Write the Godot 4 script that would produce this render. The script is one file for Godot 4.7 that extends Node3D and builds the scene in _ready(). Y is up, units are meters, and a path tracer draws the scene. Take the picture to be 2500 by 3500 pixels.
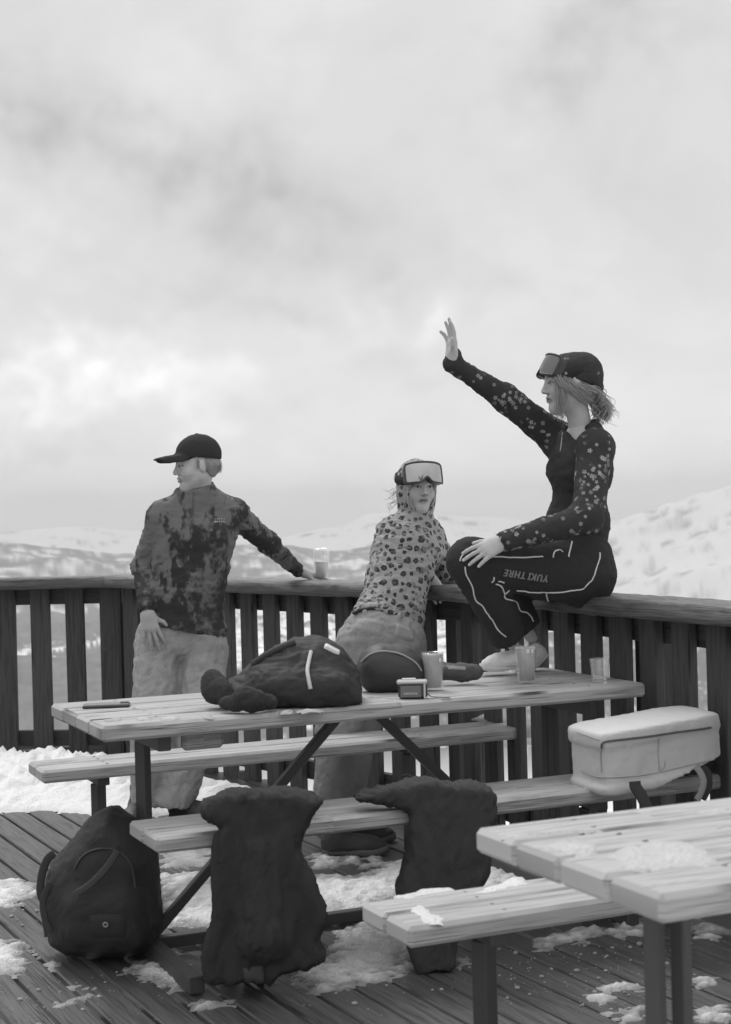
extends Node3D

const EYE := 1.36
const YAW := 0.4189   # the tables and the deck boards lie turned by this much against the view
var rng := RandomNumberGenerator.new()
var taken := {}
var tops := {}
var M := {}
var soft := FastNoiseLite.new()


# ---------- names, things, parts

func numbered(called: String) -> String:
	if not taken.has(called):
		taken[called] = 0
		return called
	taken[called] += 1
	return "%s_%03d" % [called, taken[called]]


func thing(called: String, label: String, category: String, at := Vector3.ZERO, turn := 0.0, group := "") -> Node3D:
	var o := Node3D.new()
	o.name = numbered(called)
	add_child(o)
	o.position = at
	o.rotation.y = turn
	tag(o, label, category, group)
	return o


func tag(o: Node3D, label: String, category: String, group := "") -> void:
	if label: o.set_meta("label", label)
	if category: o.set_meta("category", category)
	if group: o.set_meta("group", group)


func obj(called: String, mesh: Mesh, mat: Material, parent: Node3D = null, kind := "") -> MeshInstance3D:
	var o := MeshInstance3D.new()
	o.mesh = mesh
	o.material_override = mat
	if parent == null:
		o.name = numbered(called)
		add_child(o)
	else:
		o.name = called
		parent.add_child(o, true)
	if kind: o.set_meta("kind", kind)
	return o


# ---------- shapes

func mb() -> SurfaceTool:
	var st := SurfaceTool.new()
	st.begin(Mesh.PRIMITIVE_TRIANGLES)
	return st


func done(st: SurfaceTool) -> ArrayMesh:
	st.generate_normals()
	return st.commit()


func face(st: SurfaceTool, p: Array, uv: Array, out: Vector3) -> void:
	var order := [0, 1, 2, 0, 2, 3] if p.size() == 4 else [0, 1, 2]
	var n: Vector3 = (p[1] - p[0]).cross(p[2] - p[0])
	if n.dot(out) > 0: order.reverse()
	for i in order:
		st.set_uv(uv[i])
		st.add_vertex(p[i])


# a bevelled box, long side along x; grain runs with x; cx() carves nothing, jit moves corners a little
func box(st: SurfaceTool, xf: Transform3D, size: Vector3, bevel := 0.004, uvo := Vector2.ZERO) -> void:
	st.set_smooth_group(-1)
	var h := size / 2.0
	var bv := minf(bevel, minf(h.x, minf(h.y, h.z)) * 0.6)
	var axes := [Vector3.RIGHT, Vector3.UP, Vector3.BACK]
	var pt := func(sx: int, sy: int, sz: int, a: int) -> Vector3:
		var s := [sx, sy, sz]
		var v := Vector3()
		for k in 3:
			v[k] = s[k] * (h[k] if k == a else h[k] - bv)
		return v
	var put := func(vs: Array, n: Vector3, a: int) -> void:
		var w := []
		var uv := []
		for v in vs:
			w.append(xf * v)
			var t := Vector2(v.x, v.z + v.y) if a == 1 else (Vector2(v.x, v.y + h.z) if a == 2 else Vector2(v.y * 1.5, v.z * 0.004))
			uv.append(t + uvo)
		face(st, w, uv, xf.basis * n)
	for a in 3:
		var b := (a + 1) % 3
		var c := (a + 2) % 3
		for s in [-1, 1]:
			var q := []
			for k in [[-1, -1], [1, -1], [1, 1], [-1, 1]]:
				var t := [0, 0, 0]
				t[a] = s; t[b] = k[0]; t[c] = k[1]
				q.append(pt.call(t[0], t[1], t[2], a))
			put.call(q, axes[a] * s, a)
			for s2 in [-1, 1]:     # edges between the faces a and b
				var e := []
				for k in [[a, -1], [a, 1], [b, 1], [b, -1]]:
					var t := [0, 0, 0]
					t[a] = s; t[b] = s2; t[c] = k[1]
					e.append(pt.call(t[0], t[1], t[2], k[0]))
				put.call(e, axes[a] * s + axes[b] * s2, a)
	for sx in [-1, 1]:
		for sy in [-1, 1]:
			for sz in [-1, 1]:
				put.call([pt.call(sx, sy, sz, 0), pt.call(sx, sy, sz, 1), pt.call(sx, sy, sz, 2)], Vector3(sx, sy, sz), 0)


func bar(st: SurfaceTool, a: Vector3, b: Vector3, wide: float, thick: float, up := Vector3.UP, bevel := 0.003) -> void:
	var x := (b - a).normalized()
	if absf(x.dot(up)) > 0.95: up = Vector3(sin(-YAW), 0, -cos(YAW))
	var z := x.cross(up).normalized()
	var y := z.cross(x)
	box(st, Transform3D(Basis(x, y, z), (a + b) / 2.0), Vector3((b - a).length(), thick, wide), bevel)


func tube(st: SurfaceTool, pts: Array, radii: Array, sides := 8, flat := 1.0, flat_dir := Vector3.UP, caps := true) -> void:
	st.set_smooth_group(1)
	var rings := []
	var prev := flat_dir
	var along := 0.0
	for i in pts.size():
		var t: Vector3 = (pts[mini(i + 1, pts.size() - 1)] - pts[maxi(i - 1, 0)]).normalized()
		var side := t.cross(prev)
		if side.length() < 0.01: side = t.cross(Vector3(0.3, 0.5, 0.8))
		side = side.normalized()
		var up := side.cross(t).normalized()
		prev = up
		var r: float = radii[mini(i, radii.size() - 1)]
		if i > 0: along += (pts[i] - pts[i - 1]).length()
		var ring := []
		for k in sides:
			var a := TAU * k / sides
			ring.append([pts[i] + (side * cos(a) + up * sin(a) * flat) * r, side * cos(a) + up * sin(a), along])
		rings.append(ring)
	for i in rings.size() - 1:
		for k in sides:
			var k2 := (k + 1) % sides
			var a = rings[i][k]; var b = rings[i][k2]; var c = rings[i + 1][k2]; var d = rings[i + 1][k]
			face(st, [a[0], b[0], c[0], d[0]], [Vector2(a[2], k * 0.01), Vector2(a[2], k * 0.01 + 0.01), Vector2(c[2], k * 0.01 + 0.01), Vector2(c[2], k * 0.01)], a[1] + b[1])
	if caps:
		st.set_smooth_group(-1)
		for e in [0, rings.size() - 1]:
			var out: Vector3 = (pts[0] - pts[1]) if e == 0 else (pts[-1] - pts[-2])
			for k in sides:
				face(st, [pts[e], rings[e][k][0], rings[e][(k + 1) % sides][0]], [Vector2.ZERO, Vector2.ZERO, Vector2.ZERO], out)


func spline(p: Array, n: int) -> Array:
	var out := []
	for i in p.size() - 1:
		var a: Vector3 = p[maxi(i - 1, 0)]; var b: Vector3 = p[i]; var c: Vector3 = p[i + 1]; var d: Vector3 = p[mini(i + 2, p.size() - 1)]
		for k in n:
			out.append(b.cubic_interpolate(c, a, d, float(k) / n))
	out.append(p[-1])
	return out


func lathe(st: SurfaceTool, prof: Array, xf: Transform3D, sides := 28, smooth := true) -> void:
	st.set_smooth_group(1 if smooth else -1)
	for i in prof.size() - 1:
		var a: Vector2 = prof[i]; var b: Vector2 = prof[i + 1]
		var d := b - a
		var nn := Vector2(d.y, -d.x)   # left of the way the outline runs: outlines run upwards on the outside
		for k in sides:
			var t0 := TAU * k / sides; var t1 := TAU * (k + 1) / sides
			var mid := (t0 + t1) / 2.0
			var q := [Vector3(a.x * cos(t0), a.y, a.x * sin(t0)), Vector3(a.x * cos(t1), a.y, a.x * sin(t1)), Vector3(b.x * cos(t1), b.y, b.x * sin(t1)), Vector3(b.x * cos(t0), b.y, b.x * sin(t0))]
			for j in 4: q[j] = xf * q[j]
			var out := xf.basis * Vector3(nn.x * cos(mid), nn.y, nn.x * sin(mid))
			if a.x < 1e-6: face(st, [q[0], q[2], q[3]], [Vector2.ZERO, Vector2.ZERO, Vector2.ZERO], out)
			elif b.x < 1e-6: face(st, [q[0], q[1], q[2]], [Vector2.ZERO, Vector2.ZERO, Vector2.ZERO], out)
			else: face(st, q, [Vector2.ZERO, Vector2.ZERO, Vector2.ZERO, Vector2.ZERO], out)


# ---------- round bodies: distances on a grid, joined smoothly, meshed as surface nets

class Field:
	var o: Vector3
	var c: float
	var nx: int
	var ny: int
	var nz: int
	var d: PackedFloat32Array
	var sx := Vector3.RIGHT
	var sy := Vector3.UP
	var sz := Vector3.BACK

	func _init(lo: Vector3, hi: Vector3, cell: float) -> void:
		o = lo
		c = cell
		nx = int((hi.x - lo.x) / cell) + 2
		ny = int((hi.y - lo.y) / cell) + 2
		nz = int((hi.z - lo.z) / cell) + 2
		d.resize(nx * ny * nz)
		d.fill(1e3)

	func span(lo: Vector3, hi: Vector3) -> Array:
		return [maxi(0, int((lo.x - o.x) / c)), maxi(0, int((lo.y - o.y) / c)), maxi(0, int((lo.z - o.z) / c)),
			mini(nx - 1, int((hi.x - o.x) / c) + 1), mini(ny - 1, int((hi.y - o.y) / c) + 1), mini(nz - 1, int((hi.z - o.z) / c) + 1)]

	# tapered capsule; f stretches it along ax (below 1 flattens)
	func cap(a: Vector3, b: Vector3, ra: float, rb: float, k := 0.02, ax := Vector3.ZERO, f := 1.0, carve := false) -> void:
		var m := maxf(ra, rb) * maxf(1.0, f) + k + 2.0 * c
		var s := span(a.min(b) - Vector3.ONE * m, a.max(b) + Vector3.ONE * m)
		var ab := b - a
		var bent := ax != Vector3.ZERO
		if bent: ab += ax * (ab.dot(ax) * (1.0 / f - 1.0))
		var l2 := maxf(ab.length_squared(), 1e-9)
		var g := minf(1.0, f)
		for z in range(s[2], s[5] + 1):
			for y in range(s[1], s[4] + 1):
				var i: int = (z * ny + y) * nx + s[0]
				var p := o + Vector3(s[0] * c, y * c, z * c) - a
				for x in range(s[0], s[3] + 1):
					var q := p
					if bent: q += ax * (q.dot(ax) * (1.0 / f - 1.0))
					var t := clampf(q.dot(ab) / l2, 0.0, 1.0)
					var v := ((q - ab * t).length() - ra - (rb - ra) * t) * g
					var w := d[i]
					if carve:
						v = -v
						var h := maxf(k - absf(v - w), 0.0) / k
						d[i] = maxf(v, w) + h * h * k * 0.25
					elif v < w + k:
						var h := maxf(k - absf(v - w), 0.0) / k
						d[i] = minf(v, w) - h * h * k * 0.25
					i += 1
					p.x += c

	# ellipsoid (soft 2) or rounded box (soft above 2) in its own axes
	func egg(at: Vector3, bs: Basis, r: Vector3, k := 0.02, soft := 2.0, carve := false) -> void:
		var big := maxf(r.x, maxf(r.y, r.z)) * (1.0 if soft <= 2.0 else 1.7) + k + 2.0 * c
		var s := span(at - Vector3.ONE * big, at + Vector3.ONE * big)
		var inv := bs.transposed()
		var small := minf(r.x, minf(r.y, r.z))
		for z in range(s[2], s[5] + 1):
			for y in range(s[1], s[4] + 1):
				var i: int = (z * ny + y) * nx + s[0]
				for x in range(s[0], s[3] + 1):
					var q := inv * (o + Vector3(x * c, y * c, z * c) - at) / r
					var v: float
					if soft <= 2.0:
						var k0 := q.length()
						var k1 := (q / r).length()
						v = k0 * (k0 - 1.0) / k1 if k1 > 1e-6 else -small
					else:
						q = q.abs()
						var k0 := pow(pow(q.x, soft) + pow(q.y, soft) + pow(q.z, soft), 1.0 / soft)
						v = (k0 - 1.0) * (small if k0 < 1.0 else small * 1.2)
					var w := d[i]
					if carve:
						v = -v
						var h := maxf(k - absf(v - w), 0.0) / k
						d[i] = maxf(v, w) + h * h * k * 0.25
					elif v < w + k:
						var h := maxf(k - absf(v - w), 0.0) / k
						d[i] = minf(v, w) - h * h * k * 0.25
					i += 1

	# a cushion with the given outline in x and y, round at the rim (over r) and half t thick; z follows y by lean
	func slab(outline: PackedVector2Array, z0: float, lean: float, y0: float, r: float, t: float, k := 0.02) -> void:
		for y in ny:
			for x in nx:
				var p := Vector2(o.x + x * c, o.y + y * c)
				var sd := 1e9
				for i in outline.size():
					sd = minf(sd, Geometry2D.get_closest_point_to_segment(p, outline[i], outline[(i + 1) % outline.size()]).distance_squared_to(p))
				sd = sqrt(sd)
				if Geometry2D.is_point_in_polygon(p, outline): sd = -sd
				if sd > k + 4.0 * c: continue
				var q := maxf(0.0, sd + r)
				var zc := z0 + lean * (p.y - y0)
				for z in nz:
					var dz := (o.z + z * c - zc) * r / t
					var v := (sqrt(q * q + dz * dz) - r) * minf(1.0, t / r)
					var i := (z * ny + y) * nx + x
					var w := d[i]
					if v < w + k:
						var h := maxf(k - absf(v - w), 0.0) / k
						d[i] = minf(v, w) - h * h * k * 0.25

	# cuts away what lies beyond the plane, within the radius
	func cut(at: Vector3, n: Vector3, within: float) -> void:
		var s := span(at - Vector3.ONE * within, at + Vector3.ONE * within)
		for z in range(s[2], s[5] + 1):
			for y in range(s[1], s[4] + 1):
				var i: int = (z * ny + y) * nx + s[0]
				for x in range(s[0], s[3] + 1):
					var p := o + Vector3(x * c, y * c, z * c) - at
					if p.length_squared() < within * within:
						d[i] = maxf(d[i], p.dot(n))
					i += 1

	func value(p: Vector3) -> float:
		var q := (p - o) / c
		var x := clampi(int(q.x), 0, nx - 2); var y := clampi(int(q.y), 0, ny - 2); var z := clampi(int(q.z), 0, nz - 2)
		q -= Vector3(x, y, z)
		var i := (z * ny + y) * nx + x
		var r := nx * ny
		var a := lerpf(lerpf(d[i], d[i + 1], q.x), lerpf(d[i + nx], d[i + nx + 1], q.x), q.y)
		i += r
		var b := lerpf(lerpf(d[i], d[i + 1], q.x), lerpf(d[i + nx], d[i + nx + 1], q.x), q.y)
		return lerpf(a, b, q.z)

	func slope(p: Vector3) -> Vector3:
		return Vector3(value(p + Vector3(c, 0, 0)) - value(p - Vector3(c, 0, 0)), value(p + Vector3(0, c, 0)) - value(p - Vector3(0, c, 0)), value(p + Vector3(0, 0, c)) - value(p - Vector3(0, 0, c))).normalized()

	# where a line from p along dir first meets the surface
	func meet(p: Vector3, dir: Vector3, far := 1.0) -> Vector3:
		var t := 0.0
		while t < far:
			var v := value(p + dir * t)
			if v < 0.001: break
			t += clampf(v * 0.7, 0.002, 0.05)
		return p + dir * t

	func arrays(bump: Variant = null, paint: Variant = null) -> Array:
		var at := PackedInt32Array()
		at.resize(nx * ny * nz)
		at.fill(-1)
		var v := PackedVector3Array()
		var r := nx * ny
		for z in nz - 1:
			for y in ny - 1:
				var i: int = (z * ny + y) * nx
				for x in nx - 1:
					var d0 := d[i]
					if absf(d0) < 4.0 * c:
						var e := [d0, d[i + 1], d[i + nx], d[i + nx + 1], d[i + r], d[i + r + 1], d[i + r + nx], d[i + r + nx + 1]]
						var neg := 0
						for w in e:
							if w < 0.0: neg += 1
						if neg > 0 and neg < 8:
							var sum := Vector3.ZERO
							var n := 0
							for g in [[0, 1], [2, 3], [4, 5], [6, 7], [0, 2], [1, 3], [4, 6], [5, 7], [0, 4], [1, 5], [2, 6], [3, 7]]:
								var p: float = e[g[0]]; var q: float = e[g[1]]
								if (p < 0.0) != (q < 0.0):
									var t := p / (p - q)
									var pa := Vector3(g[0] & 1, (g[0] >> 1) & 1, g[0] >> 2)
									sum += pa + (Vector3(g[1] & 1, (g[1] >> 1) & 1, g[1] >> 2) - pa) * t
									n += 1
							at[i] = v.size()
							v.append(o + (Vector3(x, y, z) + sum / n) * c)
					i += 1
		var f := PackedInt32Array()
		for z in range(1, nz - 1):
			for y in range(1, ny - 1):
				var i: int = (z * ny + y) * nx + 1
				for x in range(1, nx - 1):
					if at[i] >= 0 or at[i - 1 - nx - r] >= 0:
						var inside := d[i] < 0.0
						for g in [[1, nx, r], [nx, r, 1], [r, 1, nx]]:
							if (d[i + g[0]] < 0.0) != inside:
								var q0 := at[i]; var q1 := at[i - g[1]]; var q2 := at[i - g[1] - g[2]]; var q3 := at[i - g[2]]
								if q0 < 0 or q1 < 0 or q2 < 0 or q3 < 0: continue
								if inside: f.append_array([q0, q2, q1, q0, q3, q2])
								else: f.append_array([q0, q1, q2, q0, q2, q3])
					i += 1
		var n := PackedVector3Array()
		n.resize(v.size())
		for k in v.size(): n[k] = slope(v[k])
		if bump != null:
			for k in v.size(): v[k] += n[k] * float(bump.call(v[k], n[k]))
			var m := PackedVector3Array()
			m.resize(v.size())
			for k in range(0, f.size(), 3):
				var w := (v[f[k + 2]] - v[f[k]]).cross(v[f[k + 1]] - v[f[k]])
				m[f[k]] += w; m[f[k + 1]] += w; m[f[k + 2]] += w
			for k in v.size():
				if m[k].length_squared() > 0.0: n[k] = m[k].normalized() if m[k].dot(n[k]) > 0.0 else -m[k].normalized()
		var col := PackedColorArray()
		col.resize(v.size())
		for k in v.size(): col[k] = paint.call(v[k], n[k]) if paint != null else Color.WHITE
		return [v, n, f, col]


func fuse(lots: Array) -> ArrayMesh:
	var v := PackedVector3Array(); var n := PackedVector3Array(); var f := PackedInt32Array(); var col := PackedColorArray()
	for a in lots:
		var base := v.size()
		v.append_array(a[0]); n.append_array(a[1]); col.append_array(a[3])
		for i in a[2]: f.append(i + base)
	var arr := []
	arr.resize(Mesh.ARRAY_MAX)
	arr[Mesh.ARRAY_VERTEX] = v; arr[Mesh.ARRAY_NORMAL] = n; arr[Mesh.ARRAY_INDEX] = f; arr[Mesh.ARRAY_COLOR] = col
	var m := ArrayMesh.new()
	m.add_surface_from_arrays(Mesh.PRIMITIVE_TRIANGLES, arr)
	return m


# folds of cloth: long soft noise, in metres; stretch makes the folds short along an axis
func creases(amp: float, freq: float, stretch := Vector3.ONE) -> Callable:
	return func(p: Vector3, _n: Vector3) -> float:
		var q := p * stretch * freq
		var w := soft.get_noise_3d(q.x * 0.5 + 11.0, q.y * 0.5, q.z * 0.5) * 0.9
		var a := soft.get_noise_3d(q.x + w, q.y + w, q.z)
		var b := soft.get_noise_3d(q.x * 2.1 + 31.0, q.y * 2.1 + w, q.z * 2.1)
		var e := soft.get_noise_3d(q.x * 1.3 + 70.0 + w, q.y * 1.3 - w, q.z * 1.3) / 0.11
		return amp * (1.1 * a + 0.5 * b - 0.55 * exp(-e * e))


# ---------- materials

func grey(lin: float) -> Color:
	return Color(lin, lin, lin).linear_to_srgb()


func plain(lin: float, rough := 0.8, metal := 0.0) -> StandardMaterial3D:
	var m := StandardMaterial3D.new()
	m.albedo_color = grey(lin)
	m.roughness = rough
	m.metallic = metal
	return m


func picture(w: int, h: int, each: Callable) -> ImageTexture:
	var bytes := PackedByteArray()
	bytes.resize(w * h)
	var i := 0
	for y in h:
		for x in w:
			bytes[i] = clampi(int(float(each.call(x, y)) * 255.0), 0, 255)
			i += 1
	return ImageTexture.create_from_image(Image.create_from_data(w, h, false, Image.FORMAT_L8, bytes))


func noise(freq: float, octaves: int, salt: int) -> FastNoiseLite:
	var f := FastNoiseLite.new()
	f.noise_type = FastNoiseLite.TYPE_SIMPLEX_SMOOTH
	f.frequency = freq
	f.fractal_octaves = octaves
	f.seed = salt
	return f


# grain, cracks, knots and weathering; u runs with the grain. Values are shares of the board's own tone
func wood_picture(salt: int, contrast: float, stain: float) -> Array:
	var w := 512
	var h := 512
	var a := noise(1.0, 3, salt); var b := noise(1.0, 2, salt + 1); var c := noise(1.0, 3, salt + 2)
	var knots := []
	var r := RandomNumberGenerator.new()
	r.seed = salt
	for i in 9: knots.append(Vector3(r.randf() * w, r.randf() * h, r.randf_range(5, 12)))
	var tone := PackedFloat32Array(); tone.resize(w * h)
	for y in h:
		for x in w:
			var fx := float(x); var fy := float(y)
			for k in knots:
				var dx: float = fx - k.x; var dy: float = fy - k.y
				var q := exp(-(dx * dx / 2200.0 + dy * dy / (k.z * k.z * 5.0)))
				fy += q * k.z * signf(dy) * 0.8
			var g := a.get_noise_2d(fx * 0.012, fy * 0.22) * 0.55 + b.get_noise_2d(fx * 0.03, fy * 0.9) * 0.45
			var crack := maxf(0.0, b.get_noise_2d(fx * 0.008 + 90.0, fy * 0.35 + 50.0) - 0.38) * 2.8
			var blot := c.get_noise_2d(fx * 0.008, fy * 0.02 + 200.0)
			var v := 0.86 + contrast * g + stain * minf(0.0, blot) - crack
			for k in knots:
				var dx: float = fx - k.x; var dy: float = float(y) - k.y
				var q: float = sqrt(dx * dx / 6.0 + dy * dy) / k.z
				if q < 1.0: v -= 0.42 * (1.0 - q)
			tone[y * w + x] = clampf(v, 0.08, 1.0)
	return [picture(w, h, func(x, y): return pow(tone[y * w + x], 1.0 / 2.2)), picture(w, h, func(x, y): return tone[y * w + x])]


func wood(pics: Array, lin: float, rough: float, per_m: Vector2, relief: float) -> StandardMaterial3D:
	var m := plain(lin, rough)
	m.albedo_texture = pics[0]
	m.uv1_scale = Vector3(per_m.x, per_m.y, 1)
	m.heightmap_enabled = true
	m.heightmap_texture = pics[1]
	m.heightmap_scale = relief
	return m


func cloth(lin: float, pic: Texture2D, per_m: float, rough := 0.9, weave := true) -> StandardMaterial3D:
	var m := plain(lin, rough)
	if pic: m.albedo_texture = pic
	m.uv1_triplanar = true
	m.uv1_triplanar_sharpness = 6.0
	m.uv1_scale = Vector3.ONE * per_m
	m.metallic_specular = 0.25
	return m


func make_materials() -> void:
	soft.noise_type = FastNoiseLite.TYPE_SIMPLEX_SMOOTH
	soft.frequency = 1.0
	soft.seed = 5
	var board := wood_picture(11, 0.15, 0.4)
	var board2 := wood_picture(23, 0.20, 0.55)
	M.top = [wood(board, 0.50, 0.75, Vector2(0.55, 2.6), 0.2), wood(board, 0.465, 0.75, Vector2(0.5, 2.4), 0.2), wood(board2, 0.51, 0.75, Vector2(0.55, 2.8), 0.2)]
	M.deck = [wood(board2, 0.115, 0.45, Vector2(0.5, 3.4), 0.4), wood(board2, 0.095, 0.42, Vector2(0.45, 3.0), 0.4), wood(board, 0.105, 0.45, Vector2(0.5, 3.8), 0.4)]
	M.slat = [wood(board, 0.092, 0.85, Vector2(0.6, 3.0), 0.25), wood(board2, 0.082, 0.85, Vector2(0.6, 3.0), 0.25)]
	M.rail = wood(board2, 0.19, 0.5, Vector2(0.6, 3.2), 0.9)
	M.post = wood(board, 0.07, 0.85, Vector2(0.6, 3.0), 0.25)
	M.steel = plain(0.058, 0.5, 0.0)
	M.bolt = plain(0.25, 0.4, 1.0)
	var grit := noise(0.12, 5, 77)
	var snow_pic := picture(256, 256, func(x, y): return 0.94 + 0.06 * grit.get_noise_2d(x, y))
	var snow_h := picture(256, 256, func(x, y): return 0.5 + 0.5 * grit.get_noise_2d(x * 1.7, y * 1.7))
	M.snow = plain(0.84, 0.65)
	M.snow.albedo_texture = snow_pic
	M.snow.uv1_triplanar = true
	M.snow.uv1_scale = Vector3.ONE * 1.7
	M.snow.heightmap_enabled = true
	M.snow.heightmap_texture = snow_h
	M.snow.heightmap_scale = 0.7
	M.snow.vertex_color_use_as_albedo = true
	M.land = plain(1.0, 0.95)
	M.land.vertex_color_use_as_albedo = true
	M.land.metallic_specular = 0.1


# ---------- view and light

func sky_picture() -> ImageTexture:
	var low_w := 512
	var low_h := 256
	var big := noise(1.0, 5, 41)
	var fine := noise(1.0, 4, 42)
	# clouds of their own: azimuth right of the view in degrees, height in degrees, spreads, lean, strength
	var puffs := [[8.87, 16.70, 2.78, 1.80, 0.50, -0.110], [6.41, 15.20, 1.96, 1.15, 0.60, -0.050], [-6.07, 12.29, 5.40, 1.47, -0.35, -0.100], [-8.78, 13.06, 2.29, 0.98, -0.30, -0.050], [-1.56, 10.35, 4.26, 1.47, -0.30, -0.060], [-12.23, 14.21, 1.47, 1.80, 0.00, -0.100], [-11.53, 4.89, 3.27, 0.98, 0.10, 0.170], [-8.18, 5.50, 2.46, 0.74, 0.15, 0.140], [-6.11, 4.66, 2.13, 0.98, 0.10, 0.120], [-12.51, 3.63, 2.62, 0.82, 0.00, 0.070], [2.52, 6.81, 1.39, 0.74, 0.20, 0.160], [-0.51, 6.81, 0.74, 0.74, 0.30, 0.050], [5.73, 7.90, 4.26, 0.98, -0.10, -0.040], [-3.93, 7.36, 4.91, 0.98, 0.00, -0.060], [7.37, 9.10, 3.27, 1.47, 0.00, 0.030], [1.56, 4.48, 4.91, 0.98, 0.00, -0.050], [-11.22, 10.72, 2.62, 0.98, 0.30, 0.050], [-3.67, 16.57, 4.91, 1.96, 0.30, 0.040], [4.23, 12.85, 3.60, 1.96, 0.60, 0.030], [-11.12, 2.81, 3.27, 0.49, 0.00, -0.050], [-1.80, 1.31, 8.19, 0.82, 0.00, 0.030], [9.63, 3.57, 3.27, 1.96, 0.00, 0.030]]
	var shade := func(az: float, el: float) -> float:
		var a := deg_to_rad(az)
		var e := deg_to_rad(el)
		var p := Vector3(sin(a) * cos(e), sin(e) * 1.25, -cos(a) * cos(e))
		var wx := big.get_noise_3d(p.x * 3.1 + 5.0, p.y * 3.1, p.z * 3.1)
		var wy := big.get_noise_3d(p.x * 3.1 + 45.0, p.y * 3.1 + 9.0, p.z * 3.1)
		p += Vector3(wx, wy, 0) * 0.10
		var v := 0.70 + 0.060 * big.get_noise_3d(p.x * 3.4, p.y * 4.4, p.z * 3.4) + 0.040 * fine.get_noise_3d(p.x * 9.0, p.y * 11.0, p.z * 9.0) + 0.018 * fine.get_noise_3d(p.x * 30.0, p.y * 33.0, p.z * 30.0)
		v += 0.38 * clampf((el - 15.0) / 55.0, 0.0, 1.0) + 0.115 * smoothstep(13.0, 0.0, el)
		if absf(az) < 60.0 and el < 50.0:
			for q in puffs:
				var dx: float = az - q[0] + 2.2 * fine.get_noise_2d(az * 0.25 + q[0], el * 0.25)
				var dy: float = el - q[1] + 2.2 * fine.get_noise_2d(az * 0.25, el * 0.25 + q[1] + 40.0)
				dy -= dx * q[4]
				var f: float = dx * dx / (q[2] * q[2]) + dy * dy / (q[3] * q[3])
				if f < 9.0: v += 1.05 * q[5] * exp(-f) * (1.0 + 0.5 * fine.get_noise_2d(az * 0.5, el * 0.6))
		return maxf(v, 0.2)
	var im := Image.create(low_w, low_h, false, Image.FORMAT_RF)
	for y in low_h:
		var el := 90.0 - (y + 0.5) / low_h * 180.0
		for x in low_w:
			var az := wrapf((x + 0.5) / low_w * 360.0, -180.0, 180.0)
			im.set_pixel(x, y, Color(shade.call(az, maxf(el, 0.0)), 0, 0))
	im.resize(4096, 2048, Image.INTERPOLATE_CUBIC)
	# the same clouds at full sharpness through the part of the sky over the valley
	var x0 := -230; var x1 := 230; var y0 := 1024 - 300; var y1 := 1024
	for y in range(y0, y1):
		var el := 90.0 - (y + 0.5) / 2048.0 * 180.0
		for x in range(x0, x1):
			var az := (x + 0.5) / 4096.0 * 360.0
			var xx := posmod(x, 4096)
			var edge := minf(1.0, minf(minf(x - x0, x1 - x), y - y0) / 40.0)
			var v: float = shade.call(az, el)
			im.set_pixel(xx, y, Color(lerpf(im.get_pixel(xx, y).r, v, edge), 0, 0))
	var bytes := im.get_data().to_float32_array()
	var rgb := PackedFloat32Array()
	rgb.resize(bytes.size() * 3)
	for i in bytes.size():
		var v := bytes[i]
		rgb[i * 3] = v; rgb[i * 3 + 1] = v; rgb[i * 3 + 2] = v
	return ImageTexture.create_from_image(Image.create_from_data(4096, 2048, false, Image.FORMAT_RGBF, rgb.to_byte_array()))


func set_view() -> void:
	var cam := Camera3D.new()
	cam.name = "camera"
	cam.position = Vector3(0, EYE, 0)
	cam.rotation_degrees = Vector3(0, 0, -1.5)
	cam.fov = rad_to_deg(2.0 * atan(1137.0 / 3500.0))
	cam.near = 0.1
	cam.far = 60000.0
	var at := CameraAttributesPhysical.new()
	at.frustum_focal_length = 36.94
	at.frustum_focus_distance = 6.2
	at.exposure_aperture = 4.2
	cam.attributes = at
	add_child(cam)
	var env := Environment.new()
	env.tonemap_mode = Environment.TONE_MAPPER_LINEAR
	env.tonemap_exposure = 1.04
	env.background_mode = Environment.BG_SKY
	var sky := Sky.new()
	var sm := PanoramaSkyMaterial.new()
	sm.panorama = sky_picture()
	sky.sky_material = sm
	env.sky = sky
	env.background_energy_multiplier = 1.0
	env.sdfgi_enabled = true
	env.ssao_enabled = true
	env.ssil_enabled = true
	env.fog_enabled = true
	env.fog_density = 0.00036
	env.fog_light_color = grey(0.8)
	var we := WorldEnvironment.new()
	we.name = "world_environment"
	we.environment = env
	add_child(we)
	var sun := DirectionalLight3D.new()
	sun.name = "sun"
	sun.light_energy = 0.55
	sun.light_angular_distance = 22.0
	sun.light_color = Color.WHITE
	sun.shadow_enabled = true
	sun.rotation_degrees = Vector3(-56, -152, 0)
	add_child(sun)


# ---------- the mountain: one sheet from the foot of the deck to the far ridges

func curve_at(c: Array, x: float) -> float:
	if x <= c[0][0]: return c[0][1]
	for i in c.size() - 1:
		if x < c[i + 1][0]:
			var t := smoothstep(0.0, 1.0, (x - c[i][0]) / (c[i + 1][0] - c[i][0]))
			return lerpf(c[i][1], c[i + 1][1], t)
	return c[-1][1]


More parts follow.
